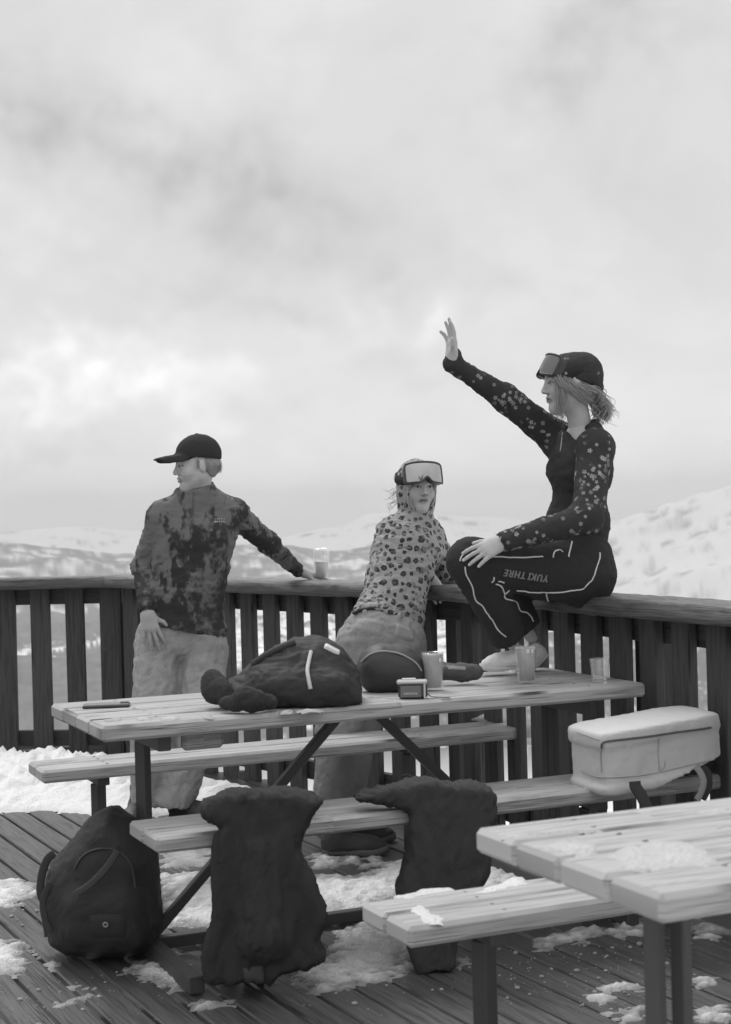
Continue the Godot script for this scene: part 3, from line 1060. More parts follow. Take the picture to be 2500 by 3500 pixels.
# snow goggles: a wide curved lens in a padded frame, on a band round the head; own axes: x across, y up, z out of the face
func goggles(root: Node3D, at: Vector3, bs: Basis, s: float, lens_mat: Material, frame_mat: Material, band_mat: Material, band_at: Vector3, band_bs: Basis, band_r: Vector2) -> Node3D:
	var o := Node3D.new()
	o.name = "goggles"
	root.add_child(o, true)
	o.transform = Transform3D(bs, at - root.position)
	var nu := 30; var nv := 10
	var half := 1.18
	var pt := func(u: float, v: float, out: float) -> Vector3:
		var a := u * half
		var hgt := 0.046 * (1.0 - 0.10 * pow(absf(u), 4.0))
		var low := -hgt
		var nose := exp(-pow(u / 0.17, 2.0)) * 0.024
		var y := lerpf(low + nose, hgt, v)
		var round_v := 1.0 - 0.06 * pow(2.0 * v - 1.0, 2.0)
		var shrink := 1.0 - 0.08 * pow(absf(2.0 * v - 1.0), 6.0)
		return Vector3(sin(a * shrink) * 0.094, y, cos(a * shrink) * 0.072 * round_v - 0.036) * s * (1.0 + out)
	var st := mb()
	st.set_smooth_group(1)
	for i in nu:
		for j in nv:
			var u0 := -1.0 + 2.0 * i / nu; var u1 := -1.0 + 2.0 * (i + 1) / nu
			var v0 := float(j) / nv; var v1 := float(j + 1) / nv
			var q := [pt.call(u0, v0, 0.0), pt.call(u1, v0, 0.0), pt.call(u1, v1, 0.0), pt.call(u0, v1, 0.0)]
			face(st, q, [Vector2.ZERO, Vector2.ZERO, Vector2.ZERO, Vector2.ZERO], q[0] * Vector3(1, 0.2, 1) + Vector3(0, 0, 0.03) * s)
	obj("lens", done(st), lens_mat, o)
	# frame: a rim round the lens and a padded wall behind it
	var rim := []
	for i in range(0, nu + 1): rim.append(pt.call(-1.0 + 2.0 * i / nu, 0.0, 0.0))
	for j in range(1, nv + 1): rim.append(pt.call(1.0, float(j) / nv, 0.0))
	for i in range(1, nu + 1): rim.append(pt.call(1.0 - 2.0 * i / nu, 1.0, 0.0))
	for j in range(1, nv + 1): rim.append(pt.call(-1.0, 1.0 - float(j) / nv, 0.0))
	st = mb()
	tube(st, rim, [0.0048 * s], 6)
	st.set_smooth_group(1)
	for i in rim.size() - 1:
		var a: Vector3 = rim[i]; var b: Vector3 = rim[i + 1]
		var a2 := a * Vector3(0.97, 0.97, 1) - Vector3(0, 0, 0.034) * s; var b2 := b * Vector3(0.97, 0.97, 1) - Vector3(0, 0, 0.034) * s
		face(st, [a, b, b2, a2], [Vector2.ZERO, Vector2.ZERO, Vector2.ZERO, Vector2.ZERO], Vector3(a.x, a.y, 0))
	obj("goggle_frame", done(st), frame_mat, o)
	# elastic band
	st = mb()
	st.set_smooth_group(1)
	var inv := bs.transposed()
	var steps := 36
	var ring := []
	for i in steps + 1:
		var a := TAU * i / steps
		var c := band_at + band_bs * Vector3(sin(a) * band_r.x, 0, cos(a) * band_r.y)
		var out := band_bs * Vector3(sin(a) / band_r.x, 0, cos(a) / band_r.y).normalized()
		ring.append([inv * (c - at), inv * out])
	for i in steps:
		var ang := TAU * (i + 0.5) / steps
		if cos(ang) > 0.62: continue
		var up := inv * band_bs.y * 0.019 * s
		var a = ring[i]; var b = ring[i + 1]
		for e in [[0.0, 1.0], [0.003, -1.0]]:
			face(st, [a[0] - up + a[1] * e[0], b[0] - up + b[1] * e[0], b[0] + up + b[1] * e[0], a[0] + up + a[1] * e[0]], [Vector2.ZERO, Vector2.ZERO, Vector2.ZERO, Vector2.ZERO], a[1] * (-e[1]))
		face(st, [a[0] + up, b[0] + up, b[0] + up + b[1] * 0.003, a[0] + up + a[1] * 0.003], [Vector2.ZERO, Vector2.ZERO, Vector2.ZERO, Vector2.ZERO], up)
		face(st, [a[0] - up, b[0] - up, b[0] - up + b[1] * 0.003, a[0] - up + a[1] * 0.003], [Vector2.ZERO, Vector2.ZERO, Vector2.ZERO, Vector2.ZERO], -up)
	obj("strap", done(st), band_mat, o)
	return o


func shoe(root: Node3D, called: String, heel: Vector3, toe_dir: Vector3, up: Vector3, long: float, mat: Material, sole_mat: Material, high: float) -> Field:
	var d := toe_dir.normalized()
	var u := (up - d * up.dot(d)).normalized()
	var bs := Basis(u.cross(d), u, d)
	var w := func(x: float, y: float, z: float) -> Vector3: return heel + bs * Vector3(x * long, y * long, z * long)
	var s := span_of([w.call(-0.25, -0.1, -0.1), w.call(0.25, 0.5 + high / long, 1.1), w.call(-0.25, 0.5, 1.1), w.call(0.25, -0.1, -0.1), w.call(0.25, 0.5 + high / long, -0.1), w.call(-0.25, 0.5 + high / long, -0.1)], 0.02)
	var f := Field.new(s[0], s[1], 0.006)
	f.egg(w.call(0, 0.13, 0.17), bs, Vector3(0.135, 0.19, 0.19) * long, 0.03)
	f.egg(w.call(0, 0.105, 0.68), bs, Vector3(0.172, 0.125, 0.30) * long, 0.05)
	f.cap(w.call(0, 0.17, 0.22), w.call(0, 0.13, 0.66), 0.13 * long, 0.11 * long, 0.04)
	f.cap(w.call(0, 0.22, 0.22), w.call(0, 0.30 + high / long, 0.20), 0.135 * long, 0.14 * long, 0.03)
	f.cut(w.call(0, 0.035, 0.5), -u, long)
	f.cut(w.call(0, 0.36 + high / long, 0.2), (u - d * 0.3).normalized(), long * 0.4)
	var o := child(root, called, fuse([f.arrays(creases(0.0025, 28.0))]), mat)
	var st := mb()
	var top := []; var outline := []
	for i in 40:
		var a := TAU * i / 40.0
		var z := 0.5 - 0.5 * cos(a)
		var half := (0.145 + 0.045 * smoothstep(0.3, 0.7, z) - 0.03 * exp(-pow((z - 0.42) / 0.15, 2.0))) * pow(maxf(absf(sin(a)), 0.0), 0.62)
		outline.append(Vector2(half * signf(sin(a)), z * 1.0))
	for i in 40:
		var a: Vector2 = outline[i]; var b: Vector2 = outline[(i + 1) % 40]
		var lo := -0.02; var hi := 0.07
		var spring := func(z: float) -> float: return 0.05 * pow(maxf(0.0, z - 0.75) / 0.25, 2.0)
		var q := [w.call(a.x, lo + spring.call(a.y), a.y), w.call(b.x, lo + spring.call(b.y), b.y), w.call(b.x, hi + spring.call(b.y), b.y), w.call(a.x, hi + spring.call(a.y), a.y)]
		face(st, q, [Vector2.ZERO, Vector2.ZERO, Vector2.ZERO, Vector2.ZERO], bs * Vector3(a.x + b.x, 0, (a.y + b.y) * 0.5 - 0.5))
		face(st, [w.call(0, lo, 0.5), q[0], q[1]], [Vector2.ZERO, Vector2.ZERO, Vector2.ZERO], -u)
		face(st, [w.call(0, hi, 0.5), q[3], q[2]], [Vector2.ZERO, Vector2.ZERO, Vector2.ZERO], u)
	obj("sole", done(st), sole_mat, o)
	return f


# ---------- prints for cloth

func leopard_picture() -> ImageTexture:
	var n := 512
	var v := PackedFloat32Array(); v.resize(n * n); v.fill(0.34)
	var r := RandomNumberGenerator.new(); r.seed = 8
	var wob := noise(0.02, 3, 66)
	var spots := []
	for tries in 900:
		var c := Vector2(r.randf() * n, r.randf() * n)
		var rad := r.randf_range(9.0, 24.0)
		var ok := true
		for s in spots:
			var dx := absf(c.x - s[0].x); var dy := absf(c.y - s[0].y)
			dx = minf(dx, n - dx); dy = minf(dy, n - dy)
			if Vector2(dx, dy).length() < rad + s[1] + 9.0: ok = false
		if ok: spots.append([c, rad, r.randf_range(0.7, 1.2), r.randf() * TAU])
	for s in spots:
		var m := int(s[1] * 1.6) + 2
		for y in range(-m, m + 1):
			for x in range(-m, m + 1):
				var a := atan2(float(y), float(x))
				var q := Vector2(x, y).rotated(s[3])
				q.x *= s[2]
				var edge: float = s[1] * (1.0 + 0.35 * wob.get_noise_2d(s[0].x * 9.0 + cos(a) * 40.0, s[0].y * 9.0 + sin(a) * 40.0))
				var dd := q.length() / edge
				var px := posmod(int(s[0].x) + x, n); var py := posmod(int(s[0].y) + y, n)
				if dd < 1.0:
					var ring := smoothstep(0.15, 0.5, dd) if s[1] > 15.0 else 1.0
					v[py * n + px] = lerpf(0.095, 0.045, ring)
	return picture(n, n, func(x, y): return pow(v[y * n + x] / 0.4, 1.0 / 2.2))


func flower_picture(base: float, ink: float, clusters: int) -> ImageTexture:
	var n := 512
	var v := PackedFloat32Array(); v.resize(n * n); v.fill(base)
	var r := RandomNumberGenerator.new(); r.seed = 17
	for c in clusters:
		var mid := Vector2(r.randf() * n, r.randf() * n)
		for k in r.randi_range(2, 6):
			var at := mid + Vector2(r.randfn(), r.randfn()) * 34.0
			var rad := r.randf_range(9.0, 17.0)
			var turn := r.randf() * TAU
			var tone := ink * r.randf_range(0.55, 1.0)
			var m := int(rad) + 2
			for y in range(-m, m + 1):
				for x in range(-m, m + 1):
					var a := atan2(float(y), float(x)) + turn
					var d := Vector2(x, y).length() / rad
					var petal := 0.45 + 0.55 * absf(cos(a * 2.5))
					if d < petal and d > 0.16:
						v[posmod(int(at.y) + y, n) * n + posmod(int(at.x) + x, n)] = tone
	return picture(n, n, func(x, y): return pow(v[y * n + x], 1.0 / 2.2))


func dyed_picture() -> ImageTexture:
	var a := noise(0.012, 3, 91); var b := noise(0.03, 3, 92)
	return picture(512, 512, func(x, y):
		var w: float = b.get_noise_2d(x, y * 0.6) * 30.0
		var k: float = a.get_noise_2d(x * 0.8 + w, y * 0.42 + w) + 0.25 * b.get_noise_2d(x * 2.0, y * 2.0)
		return pow(lerpf(0.045, 0.19, smoothstep(-0.20, 0.22, k)), 1.0 / 2.2))


func make_people() -> void:
	var skin_mat := plain(1.0, 0.68)
	skin_mat.vertex_color_use_as_albedo = true
	skin_mat.metallic_specular = 0.3
	var fine := noise(0.25, 3, 140)
	var weave := picture(256, 256, func(x, y): return 0.84 + 0.12 * fine.get_noise_2d(x, y) + 0.04 * ((x + y) % 2))
	M.weave = weave
	man(skin_mat, weave)
	leaning(skin_mat, weave)
	waving(skin_mat, weave)


func man(skin_mat: Material, weave: Texture2D) -> void:
	var feet := Vector3(-0.9218, 0.0225, -7.1000)
	var root := thing("person", "person in a dark cap and mottled shirt, one hand on the railing", "person", Vector3(feet.x, 0.0, feet.z))
	var hip := Vector3(-0.8524, 0.8040, -7.1500); var waist := Vector3(-0.8194, 1.0080, -7.1400); var chest := Vector3(-0.7668, 1.2619, -7.1300); var neck := Vector3(-0.7628, 1.4555, -7.1400)
	var sr := Vector3(-0.9130, 1.3656, -7.1000); var sl := Vector3(-0.5982, 1.3654, -7.1700)
	var er := Vector3(-1.0196, 1.1384, -7.1800); var wr := Vector3(-0.9851, 0.9496, -7.0000)
	var el := Vector3(-0.4575, 1.2214, -7.4200); var wl := Vector3(-0.3330, 1.0804, -7.7000)
	var hr := Vector3(-0.9568, 0.7757, -7.1300); var hl := Vector3(-0.7451, 0.7668, -7.1700)
	var kr := Vector3(-0.9726, 0.4351, -7.0300); var kl := Vector3(-0.7763, 0.4205, -7.0700)
	var ar := Vector3(-1.0113, 0.0918, -7.1000); var al := Vector3(-0.8808, 0.0896, -7.0600)
	var lat := (sl - sr).normalized()
	# body
	var torso := [
		[chest - lat * 0.075, chest + lat * 0.075, 0.098, 0.098, 0.06], [waist - lat * 0.055, waist + lat * 0.055, 0.098, 0.098, 0.06],
		[chest, waist, 0.10, 0.10, 0.06], [waist, hip, 0.10, 0.10, 0.06], [chest + Vector3(0, 0.07, 0), neck, 0.075, 0.055, 0.05],
		[neck + Vector3(0, -0.035, 0), sr, 0.050, 0.060, 0.05], [neck + Vector3(0, -0.035, 0), sl, 0.050, 0.060, 0.05]]
	var arms := [[sr, er, 0.056, 0.043, 0.03], [er, wr, 0.043, 0.028, 0.02], [sl, el, 0.056, 0.043, 0.03], [el, wl, 0.043, 0.028, 0.02]]
	var legs := [[hip - lat * 0.06, hip + lat * 0.06, 0.10, 0.10, 0.06], [hr, kr, 0.082, 0.06, 0.05], [kr, ar, 0.058, 0.04, 0.03], [hl, kl, 0.082, 0.06, 0.05], [kl, al, 0.058, 0.04, 0.03]]
	var hb := look(Vector3(-0.94, -0.08, 0.36))
	var head := Vector3(-0.7549, 1.5908, -7.1000)
	var tone := func(_p: Vector3, _n: Vector3) -> Color: return Color(0.46, 0.46, 0.46)
	var lots := [bones_field(torso + arms + legs, -0.012, 0.015).arrays(null, tone), head_lot(head, hb, 0.97, neck, {"skin": 0.55, "brow": 0.22, "lip": 0.28, "stubble": 0.94, "neck": 0.052, "smile": 1}),
		hand_lot(wr, Vector3(0.22, -0.96, 0.10), Vector3(-0.1, 0.0, -1), false, [0.28, 0.22, 0.2, 0.22], 0.16, 0.95, 1.02, 0.46, er),
		hand_lot(wl, Vector3(0.86, -0.25, -0.35), Vector3(-0.1, -1, -0.2), true, [0.12, 0.12, 0.12, 0.12], 0.12, 0.6, 1.0, 0.46, el)]
	child(root, "body", fuse(lots), skin_mat)
	# shirt
	var shirt := bones_field([
		[chest - lat * 0.084, chest + lat * 0.078, 0.106, 0.102, 0.07], [waist - lat * 0.070, waist + lat * 0.068, 0.107, 0.107, 0.07], [chest.lerp(waist, 0.5) - lat * 0.074, chest.lerp(waist, 0.5) + lat * 0.070, 0.105, 0.103, 0.07],
		[waist, hip + Vector3(0, 0.03, 0), 0.12, 0.125, 0.06], [hip + Vector3(0, 0.04, 0) - lat * 0.075, hip + Vector3(0.02, 0.04, 0) + lat * 0.08, 0.116, 0.112, 0.07],
		[chest + Vector3(0, 0.07, 0), neck, 0.085, 0.064, 0.05], [neck + Vector3(0, -0.03, 0), neck + Vector3(0.0, 0.040, 0.0), 0.068, 0.066, 0.02],
		[neck + Vector3(-0.01, -0.010, 0), sr, 0.056, 0.070, 0.07], [neck + Vector3(0.01, -0.006, 0), sl, 0.060, 0.070, 0.07],
		[sr, er, 0.067, 0.051, 0.035], [er, wr, 0.050, 0.037, 0.03], [sl, el, 0.066, 0.050, 0.035], [el, wl, 0.049, 0.037, 0.03]], 0.0, 0.009)
	shirt.cut(hip + Vector3(0.0, 0.050, 0), Vector3(-0.24, -1, 0).normalized(), 0.30)
	shirt.cut(wr + (wr - er).normalized() * 0.01, (wr - er).normalized(), 0.075)
	shirt.cut(wl + (wl - el).normalized() * 0.005, (wl - el).normalized(), 0.075)
	shirt.cut(neck + Vector3(0, 0.050, 0), Vector3(-0.12, 1, 0.25).normalized(), 0.09)
	var fold := creases(0.0055, 6.0, Vector3(0.7, 2.2, 0.7))
	var small := creases(0.004, 13.0, Vector3(0.35, 2.2, 0.35))
	var dyed := cloth(1.0, dyed_picture(), 1.3, 0.8)
	var wrinkle := func(p: Vector3, n: Vector3) -> float: return float(fold.call(p, n)) + float(small.call(p, n)) * (1.3 if absf((p - waist).dot(lat)) > 0.19 else smoothstep(1.30, 1.0, p.y))
	var shoulder_cloth := func(p: Vector3, n: Vector3) -> Color:  # vertex colour is paler where the shirt faces up on the shoulders
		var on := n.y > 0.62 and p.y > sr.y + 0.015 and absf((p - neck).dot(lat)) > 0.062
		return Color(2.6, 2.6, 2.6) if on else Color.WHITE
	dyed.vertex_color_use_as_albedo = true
	dyed.uv1_scale = Vector3.ONE * 0.9
	dyed.uv1_offset = Vector3(1.125, -0.765, 7.2)
	var so := child(root, "shirt", fuse([shirt.arrays(wrinkle, shoulder_cloth)]), dyed)
	so.set_meta("label", "dark mottled dyed long sleeved shirt")
	var st := mb()
	for i in 5: patch(st, shirt, [Vector3(-0.6341, 1.3502, -6.6000) + Vector3(i * 0.0095, 0, 0), Vector3(-0.6341, 1.3502, -6.6000) + Vector3(i * 0.0095 + 0.0062, 0, 0), Vector3(-0.6342, 1.3445, -6.6000) + Vector3(i * 0.0095 + 0.0062, 0, 0), Vector3(-0.6342, 1.3445, -6.6000) + Vector3(i * 0.0095, 0, 0)], 0.0025, 2, 2, wrinkle)
	for i in 5: patch(st, shirt, [Vector3(-0.6344, 1.3389, -6.6000) + Vector3(i * 0.0095, 0, 0), Vector3(-0.6344, 1.3389, -6.6000) + Vector3(i * 0.0095 + 0.007, 0, 0), Vector3(-0.6345, 1.3332, -6.6000) + Vector3(i * 0.0095 + 0.007, 0, 0), Vector3(-0.6345, 1.3332, -6.6000) + Vector3(i * 0.0095, 0, 0)], 0.0025, 2, 2, wrinkle)
	child(root, "chest_print", done(st), plain(0.6, 0.8))
	st = mb()
	band(st, shirt, [Vector3(-0.7179, 1.4618, -6.6000), Vector3(-0.7206, 1.4298, -6.6000), Vector3(-0.7216, 1.3921, -6.6000), Vector3(-0.7205, 1.3619, -6.6000)], 0.0022, wrinkle)
	child(root, "zip", done(st), plain(0.09, 0.5))
	# trousers
	var tr := bones_field([[hip - lat * 0.085, hip + lat * 0.085, 0.118, 0.118, 0.06], [hip + Vector3(0, 0.075, 0) - lat * 0.065, hip + Vector3(0, 0.06, 0) + lat * 0.065, 0.10, 0.10, 0.05],
		[hr, kr, 0.107, 0.098, 0.018], [kr, ar, 0.096, 0.086, 0.018], [hl, kl, 0.107, 0.098, 0.018], [kl, al, 0.092, 0.086, 0.018]], 0.0, 0.01)
	tr.cut(ar + Vector3(0, -0.03, 0), Vector3.DOWN, 0.13)
	tr.cut(al + Vector3(0, -0.03, 0), Vector3.DOWN, 0.13)
	var tf := creases(0.010, 5.0, Vector3(1.6, 0.7, 1.6)); var tf2 := creases(0.004, 12.0, Vector3(0.8, 1.6, 0.8))
	child(root, "trousers", fuse([tr.arrays(func(p, n): return tf.call(p, n) + tf2.call(p, n))]), cloth(0.54, weave, 2.5))
	st = mb()
	patch(st, tr, [Vector3(-0.9395, 0.5988, -6.5000), Vector3(-0.8484, 0.6038, -6.5000), Vector3(-0.8487, 0.4478, -6.5000), Vector3(-0.9416, 0.4502, -6.5000)], 0.004)
	child(root, "cargo_pocket", done(st), cloth(0.50, weave, 2.5))
	shoe(root, "boot", Vector3(-1.0493, 0.0023, -7.1800), Vector3(-0.1, 0, 1), Vector3.UP, 0.30, plain(0.05, 0.6), plain(0.04, 0.8), 0.05)
	shoe(root, "boot", Vector3(-0.9182, 0.0087, -7.1500), Vector3(0.75, 0, 0.6), Vector3.UP, 0.30, plain(0.05, 0.6), plain(0.04, 0.8), 0.05)
	# cap
	var w := func(x: float, y: float, z: float) -> Vector3: return head + hb * Vector3(x, y, z)
	var cap_f := Field.new(head - Vector3(0.25, 0.06, 0.16), head + Vector3(0.16, 0.20, 0.16), 0.005)
	cap_f.egg(w.call(0, 0.046, -0.014), hb, Vector3(0.085, 0.094, 0.106), 0.02)
	cap_f.cut(w.call(0, 0.032, 0.0), (hb * Vector3(0, -1, 0.16)).normalized(), 0.3)
	cap_f.egg(w.call(0, 0.045, 0.110), hb.rotated(hb.x, 0.04), Vector3(0.058, 0.0085, 0.088), 0.014)
	for e in [-1.0, 1.0]: cap_f.egg(w.call(e * 0.045, 0.036, 0.098), hb.rotated(hb.x, 0.04).rotated(hb.z, e * -0.45), Vector3(0.030, 0.0085, 0.072), 0.016)
	cap_f.egg(w.call(0, 0.139, -0.014), hb, Vector3(0.008, 0.005, 0.008), 0.003)
	var cm := cloth(0.060, weave, 4.0)
	var co := child(root, "cap", fuse([cap_f.arrays(creases(0.0012, 30.0))]), cm)
	co.set_meta("label", "dark peaked cap with a small pale mark on its side")
	st = mb()
	for i in 5: patch(st, cap_f, [Vector3(-0.7045, 1.6124, -6.6000) + Vector3(i * 0.0075, -0.0018 * i, 0), Vector3(-0.7045, 1.6124, -6.6000) + Vector3(i * 0.0075 + 0.005, -0.0018 * i, 0), Vector3(-0.7047, 1.6048, -6.6000) + Vector3(i * 0.0075 + 0.005, -0.0018 * i, 0), Vector3(-0.7047, 1.6048, -6.6000) + Vector3(i * 0.0075, -0.0018 * i, 0)], 0.002, 2, 2)
	obj("cap_print", done(st), plain(0.5, 0.8), co)
	# short hair at the temples and nape
	var hf := Field.new(head - Vector3.ONE * 0.16, head + Vector3.ONE * 0.16, 0.005)
	hf.egg(w.call(0, 0.0, -0.024), hb, Vector3(0.0775, 0.075, 0.086), 0.01)
	hf.cut(w.call(0, 0, -0.012), (hb * Vector3(0, -0.5, 1)).normalized(), 0.3)
	hf.cut(w.call(0, 0.050, 0), (hb * Vector3(0, 1, 0)).normalized(), 0.3)
	hf.cut(w.call(0, -0.060, -0.06), (hb * Vector3(0, -1, 0.25)).normalized(), 0.3)
	var cut_hair := hf.arrays(creases(0.003, 60.0, Vector3(1.5, 0.5, 1.5)))
	child(root, "hair", fuse([cut_hair]), plain(0.30, 0.7))
	st = mb()
	for e in [-1.0, 1.0]:
		for k in 8:
			var z0 := -0.100 + k * 0.0105
			locks(st, [w.call(e * (0.036 + k * 0.0055), 0.012, z0), w.call(e * (0.037 + k * 0.0055), -0.018, z0 - 0.004), w.call(e * (0.034 + k * 0.0052), -0.050 + k * 0.003, z0 + 0.004)], 7, 0.0035, 0.0016, 0.0, k + 3)
		locks(st, [w.call(e * 0.073, 0.02, 0.014), w.call(e * 0.0745, -0.005, 0.014), w.call(e * 0.071, -0.02, 0.016)], 10, 0.003, 0.0015, 0.0, 55)
	child(root, "hair_ends", done(st), plain(0.33, 0.6))


func leaning(skin_mat: Material, weave: Texture2D) -> void:
	var feet := Vector3(-0.1290, 0.0111, -6.3000)
	var root := thing("person", "person in leopard print top with goggles, leaning on the railing, looking back", "person", Vector3(feet.x, 0.0, feet.z))
	var hip := Vector3(0.0533, 0.8186, -6.5600); var waist := Vector3(0.1081, 0.9803, -6.6600); var chest := Vector3(0.1761, 1.1844, -6.8000); var neck := Vector3(0.2152, 1.3288, -6.8700)
	var sl := Vector3(0.1104, 1.2697, -6.8000); var sr := Vector3(0.2781, 1.2558, -6.9200)
	var el := Vector3(0.1674, 1.0295, -7.0000); var wl := Vector3(0.2625, 1.0814, -6.8400)
	var er := Vector3(0.3572, 1.0833, -6.9300); var wr := Vector3(0.3804, 1.0071, -7.1000)
	var hl := Vector3(-0.0190, 0.7754, -6.5400); var hr := Vector3(0.1132, 0.7686, -6.6200)
	var kl := Vector3(-0.1336, 0.4902, -6.4600); var kr := Vector3(-0.0610, 0.4683, -6.5800)
	var al := Vector3(-0.1742, 0.1021, -6.4200); var ar := Vector3(-0.1266, 0.0997, -6.5500)
	var lat := (sr - sl).normalized()
	var hlat := (hr - hl).normalized()
	var tone := func(_p: Vector3, _n: Vector3) -> Color: return Color(0.5, 0.5, 0.5)
	var bones := [[chest - lat * 0.06, chest + lat * 0.06, 0.085, 0.085, 0.05], [chest, waist, 0.085, 0.08, 0.05], [waist, hip, 0.085, 0.10, 0.05], [chest, neck, 0.07, 0.05, 0.05],
		[neck, sl, 0.045, 0.05, 0.05], [neck, sr, 0.045, 0.05, 0.05], [sl, el, 0.045, 0.036, 0.03], [el, wl, 0.035, 0.024, 0.02], [sr, er, 0.045, 0.036, 0.03], [er, wr, 0.035, 0.024, 0.02],
		[hl, kl, 0.08, 0.055, 0.05], [kl, al, 0.052, 0.036, 0.03], [hr, kr, 0.08, 0.055, 0.05], [kr, ar, 0.052, 0.036, 0.03]]
	var hb := look(Vector3(0.34, -0.03, 0.94), Vector3(0.05, 1, 0.05))
	var head := Vector3(0.2262, 1.4619, -6.8600)
	var lots := [bones_field(bones, -0.012, 0.015).arrays(null, tone), head_lot(head, hb, 0.93, neck, {"skin": 0.47, "brow": 0.16, "lip": 0.22, "neck": 0.045}),
		hand_lot(wl, Vector3(0.45, -0.88, 0.05), Vector3(0.1, -0.1, -1.0), true, [0.55, 0.6, 0.6, 0.6], 0.05, 0.4, 0.9, 0.52, el),
		hand_lot(wr, Vector3(-0.5, -0.2, -0.8), Vector3(0, -1, 0), false, [0.3, 0.3, 0.3, 0.3], 0.05, 0.5, 0.9, 0.52, er)]
	child(root, "body", fuse(lots), skin_mat)
	var leo := cloth(0.40, leopard_picture(), 3.0, 0.85)
	var top := bones_field([[chest - lat * 0.072, chest + lat * 0.072, 0.10, 0.10, 0.06], [chest, waist, 0.10, 0.100, 0.05], [chest.lerp(waist, 0.5) - lat * 0.062, chest.lerp(waist, 0.5) + lat * 0.05, 0.098, 0.096, 0.06], [waist - lat * 0.046, waist + lat * 0.05, 0.098, 0.098, 0.05], [waist, hip.lerp(waist, 0.35), 0.10, 0.118, 0.05],
		[hip.lerp(waist, 0.4) - hlat * 0.055, hip.lerp(waist, 0.4) + hlat * 0.06, 0.112, 0.108, 0.06],
		[chest + Vector3(0, 0.05, 0), neck, 0.085, 0.066, 0.05], [neck + Vector3(0, -0.02, 0), sl, 0.060, 0.062, 0.05], [neck + Vector3(0, -0.02, 0), sr, 0.060, 0.062, 0.05],
		[sl, el, 0.062, 0.052, 0.03], [el, wl, 0.050, 0.036, 0.03], [sr, er, 0.062, 0.054, 0.03], [er, wr, 0.050, 0.036, 0.03]], 0.0, 0.009)
	top.cut(hip.lerp(waist, 0.42), (hip - waist + Vector3(0.0, -0.06, 0)).normalized(), 0.24)
	top.cut(wl, (wl - el).normalized(), 0.055)
	var fold := creases(0.0065, 7.0, Vector3(0.5, 2.4, 0.5))
	child(root, "shirt", fuse([top.arrays(fold)]), leo).set_meta("label", "leopard print long sleeved top")
	# hood under the goggles, open round the face
	var w := func(x: float, y: float, z: float) -> Vector3: return head + hb * (Vector3(x, y, z) * 0.93)
	var hood := Field.new(head - Vector3.ONE * 0.19 - Vector3(0, 0.05, 0), head + Vector3.ONE * 0.16, 0.0055)
	hood.egg(w.call(0, 0.03, -0.012), hb, Vector3(0.084, 0.097, 0.104), 0.02)
	hood.egg(w.call(0, -0.03, 0.008), hb, Vector3(0.080, 0.105, 0.082), 0.03)
	hood.cap(w.call(0, -0.06, -0.02), neck + Vector3(0, 0.0, 0), 0.070, 0.078, 0.04)
	hood.egg(w.call(0, -0.036, 0.085), hb, Vector3(0.058, 0.083, 0.074), 0.008, 2.0, true)
	hood.egg(w.call(0, -0.02, 0.03), hb, Vector3(0.061, 0.086, 0.064), 0.004, 2.0, true)
	var ho := child(root, "hood", fuse([hood.arrays(creases(0.003, 20.0))]), leo)
	ho.set_meta("label", "leopard print hood closed under the chin")
	# goggles pushed up on the forehead
	var gb := hb.rotated(hb.x, -0.30)
	var lens := plain(0.46, 0.12, 0.9)
	var g := goggles(root, w.call(0.0, 0.062, 0.088), gb, 0.98, lens, plain(0.05, 0.5), cloth(0.06, weave, 4.0), w.call(0, 0.036, -0.012), hb.rotated(hb.x, 0.16), Vector2(0.087, 0.106))
	var st := mb()
	var ring := []
	for i in 21:
		var a := TAU * i / 20.0
		var c := 1.02 * PI + 0.82 + sin(a) * 0.20
		var bb := hb.rotated(hb.x, 0.16)
		ring.append(gb.transposed() * (w.call(0, 0.036, -0.012) + bb * Vector3(sin(c) * 0.091, cos(a) * 0.0145, cos(c) * 0.110) - w.call(0.0, 0.062, 0.088)))
	tube(st, ring, [0.0028], 6)
	obj("strap_emblem", done(st), plain(0.62, 0.7), g)
	# loose pale hair beside the face and behind the neck
	st = mb()
	locks(st, [w.call(-0.056, 0.03, 0.060), w.call(-0.063, -0.03, 0.062), w.call(-0.056, -0.085, 0.066), w.call(-0.040, -0.118, 0.070)], 14, 0.004, 0.0028, 0.0, 5)
	locks(st, [w.call(-0.07, -0.02, -0.07), w.call(-0.10, -0.045, -0.06), w.call(-0.115, -0.035, -0.05)], 8, 0.010, 0.0016, 0.006, 6)
	locks(st, [w.call(-0.07, -0.06, -0.06), w.call(-0.11, -0.085, -0.05), w.call(-0.115, -0.10, -0.05)], 8, 0.010, 0.0016, 0.006, 7)
	child(root, "hair", done(st), plain(0.42, 0.55))
	# belt, trousers, pocket flaps
	var tr := bones_field([[hip - hlat * 0.062, hip + hlat * 0.062, 0.122, 0.120, 0.06], [hip.lerp(waist, 0.35) - hlat * 0.06, hip.lerp(waist, 0.35) + hlat * 0.06, 0.105, 0.105, 0.05],
		[hip + Vector3(-0.03, -0.02, 0.03), hip + Vector3(0.05, -0.02, 0.02), 0.125, 0.12, 0.06],
		[hl, kl, 0.112, 0.084, 0.05], [kl, al, 0.084, 0.080, 0.05], [hr, kr, 0.112, 0.084, 0.05], [kr, ar, 0.084, 0.080, 0.05]], 0.0, 0.010)
	tr.cut(hip.lerp(waist, 0.5), (waist - hip).normalized(), 0.25)
	var tf := creases(0.008, 5.0, Vector3(1.4, 0.9, 1.4)); var tf2 := creases(0.003, 14.0, Vector3(0.6, 1.8, 0.6))
	var wr2 := func(p: Vector3, n: Vector3) -> float: return float(tf.call(p, n)) + float(tf2.call(p, n))
	child(root, "trousers", fuse([tr.arrays(wr2)]), cloth(0.42, weave, 2.5))
	st = mb()
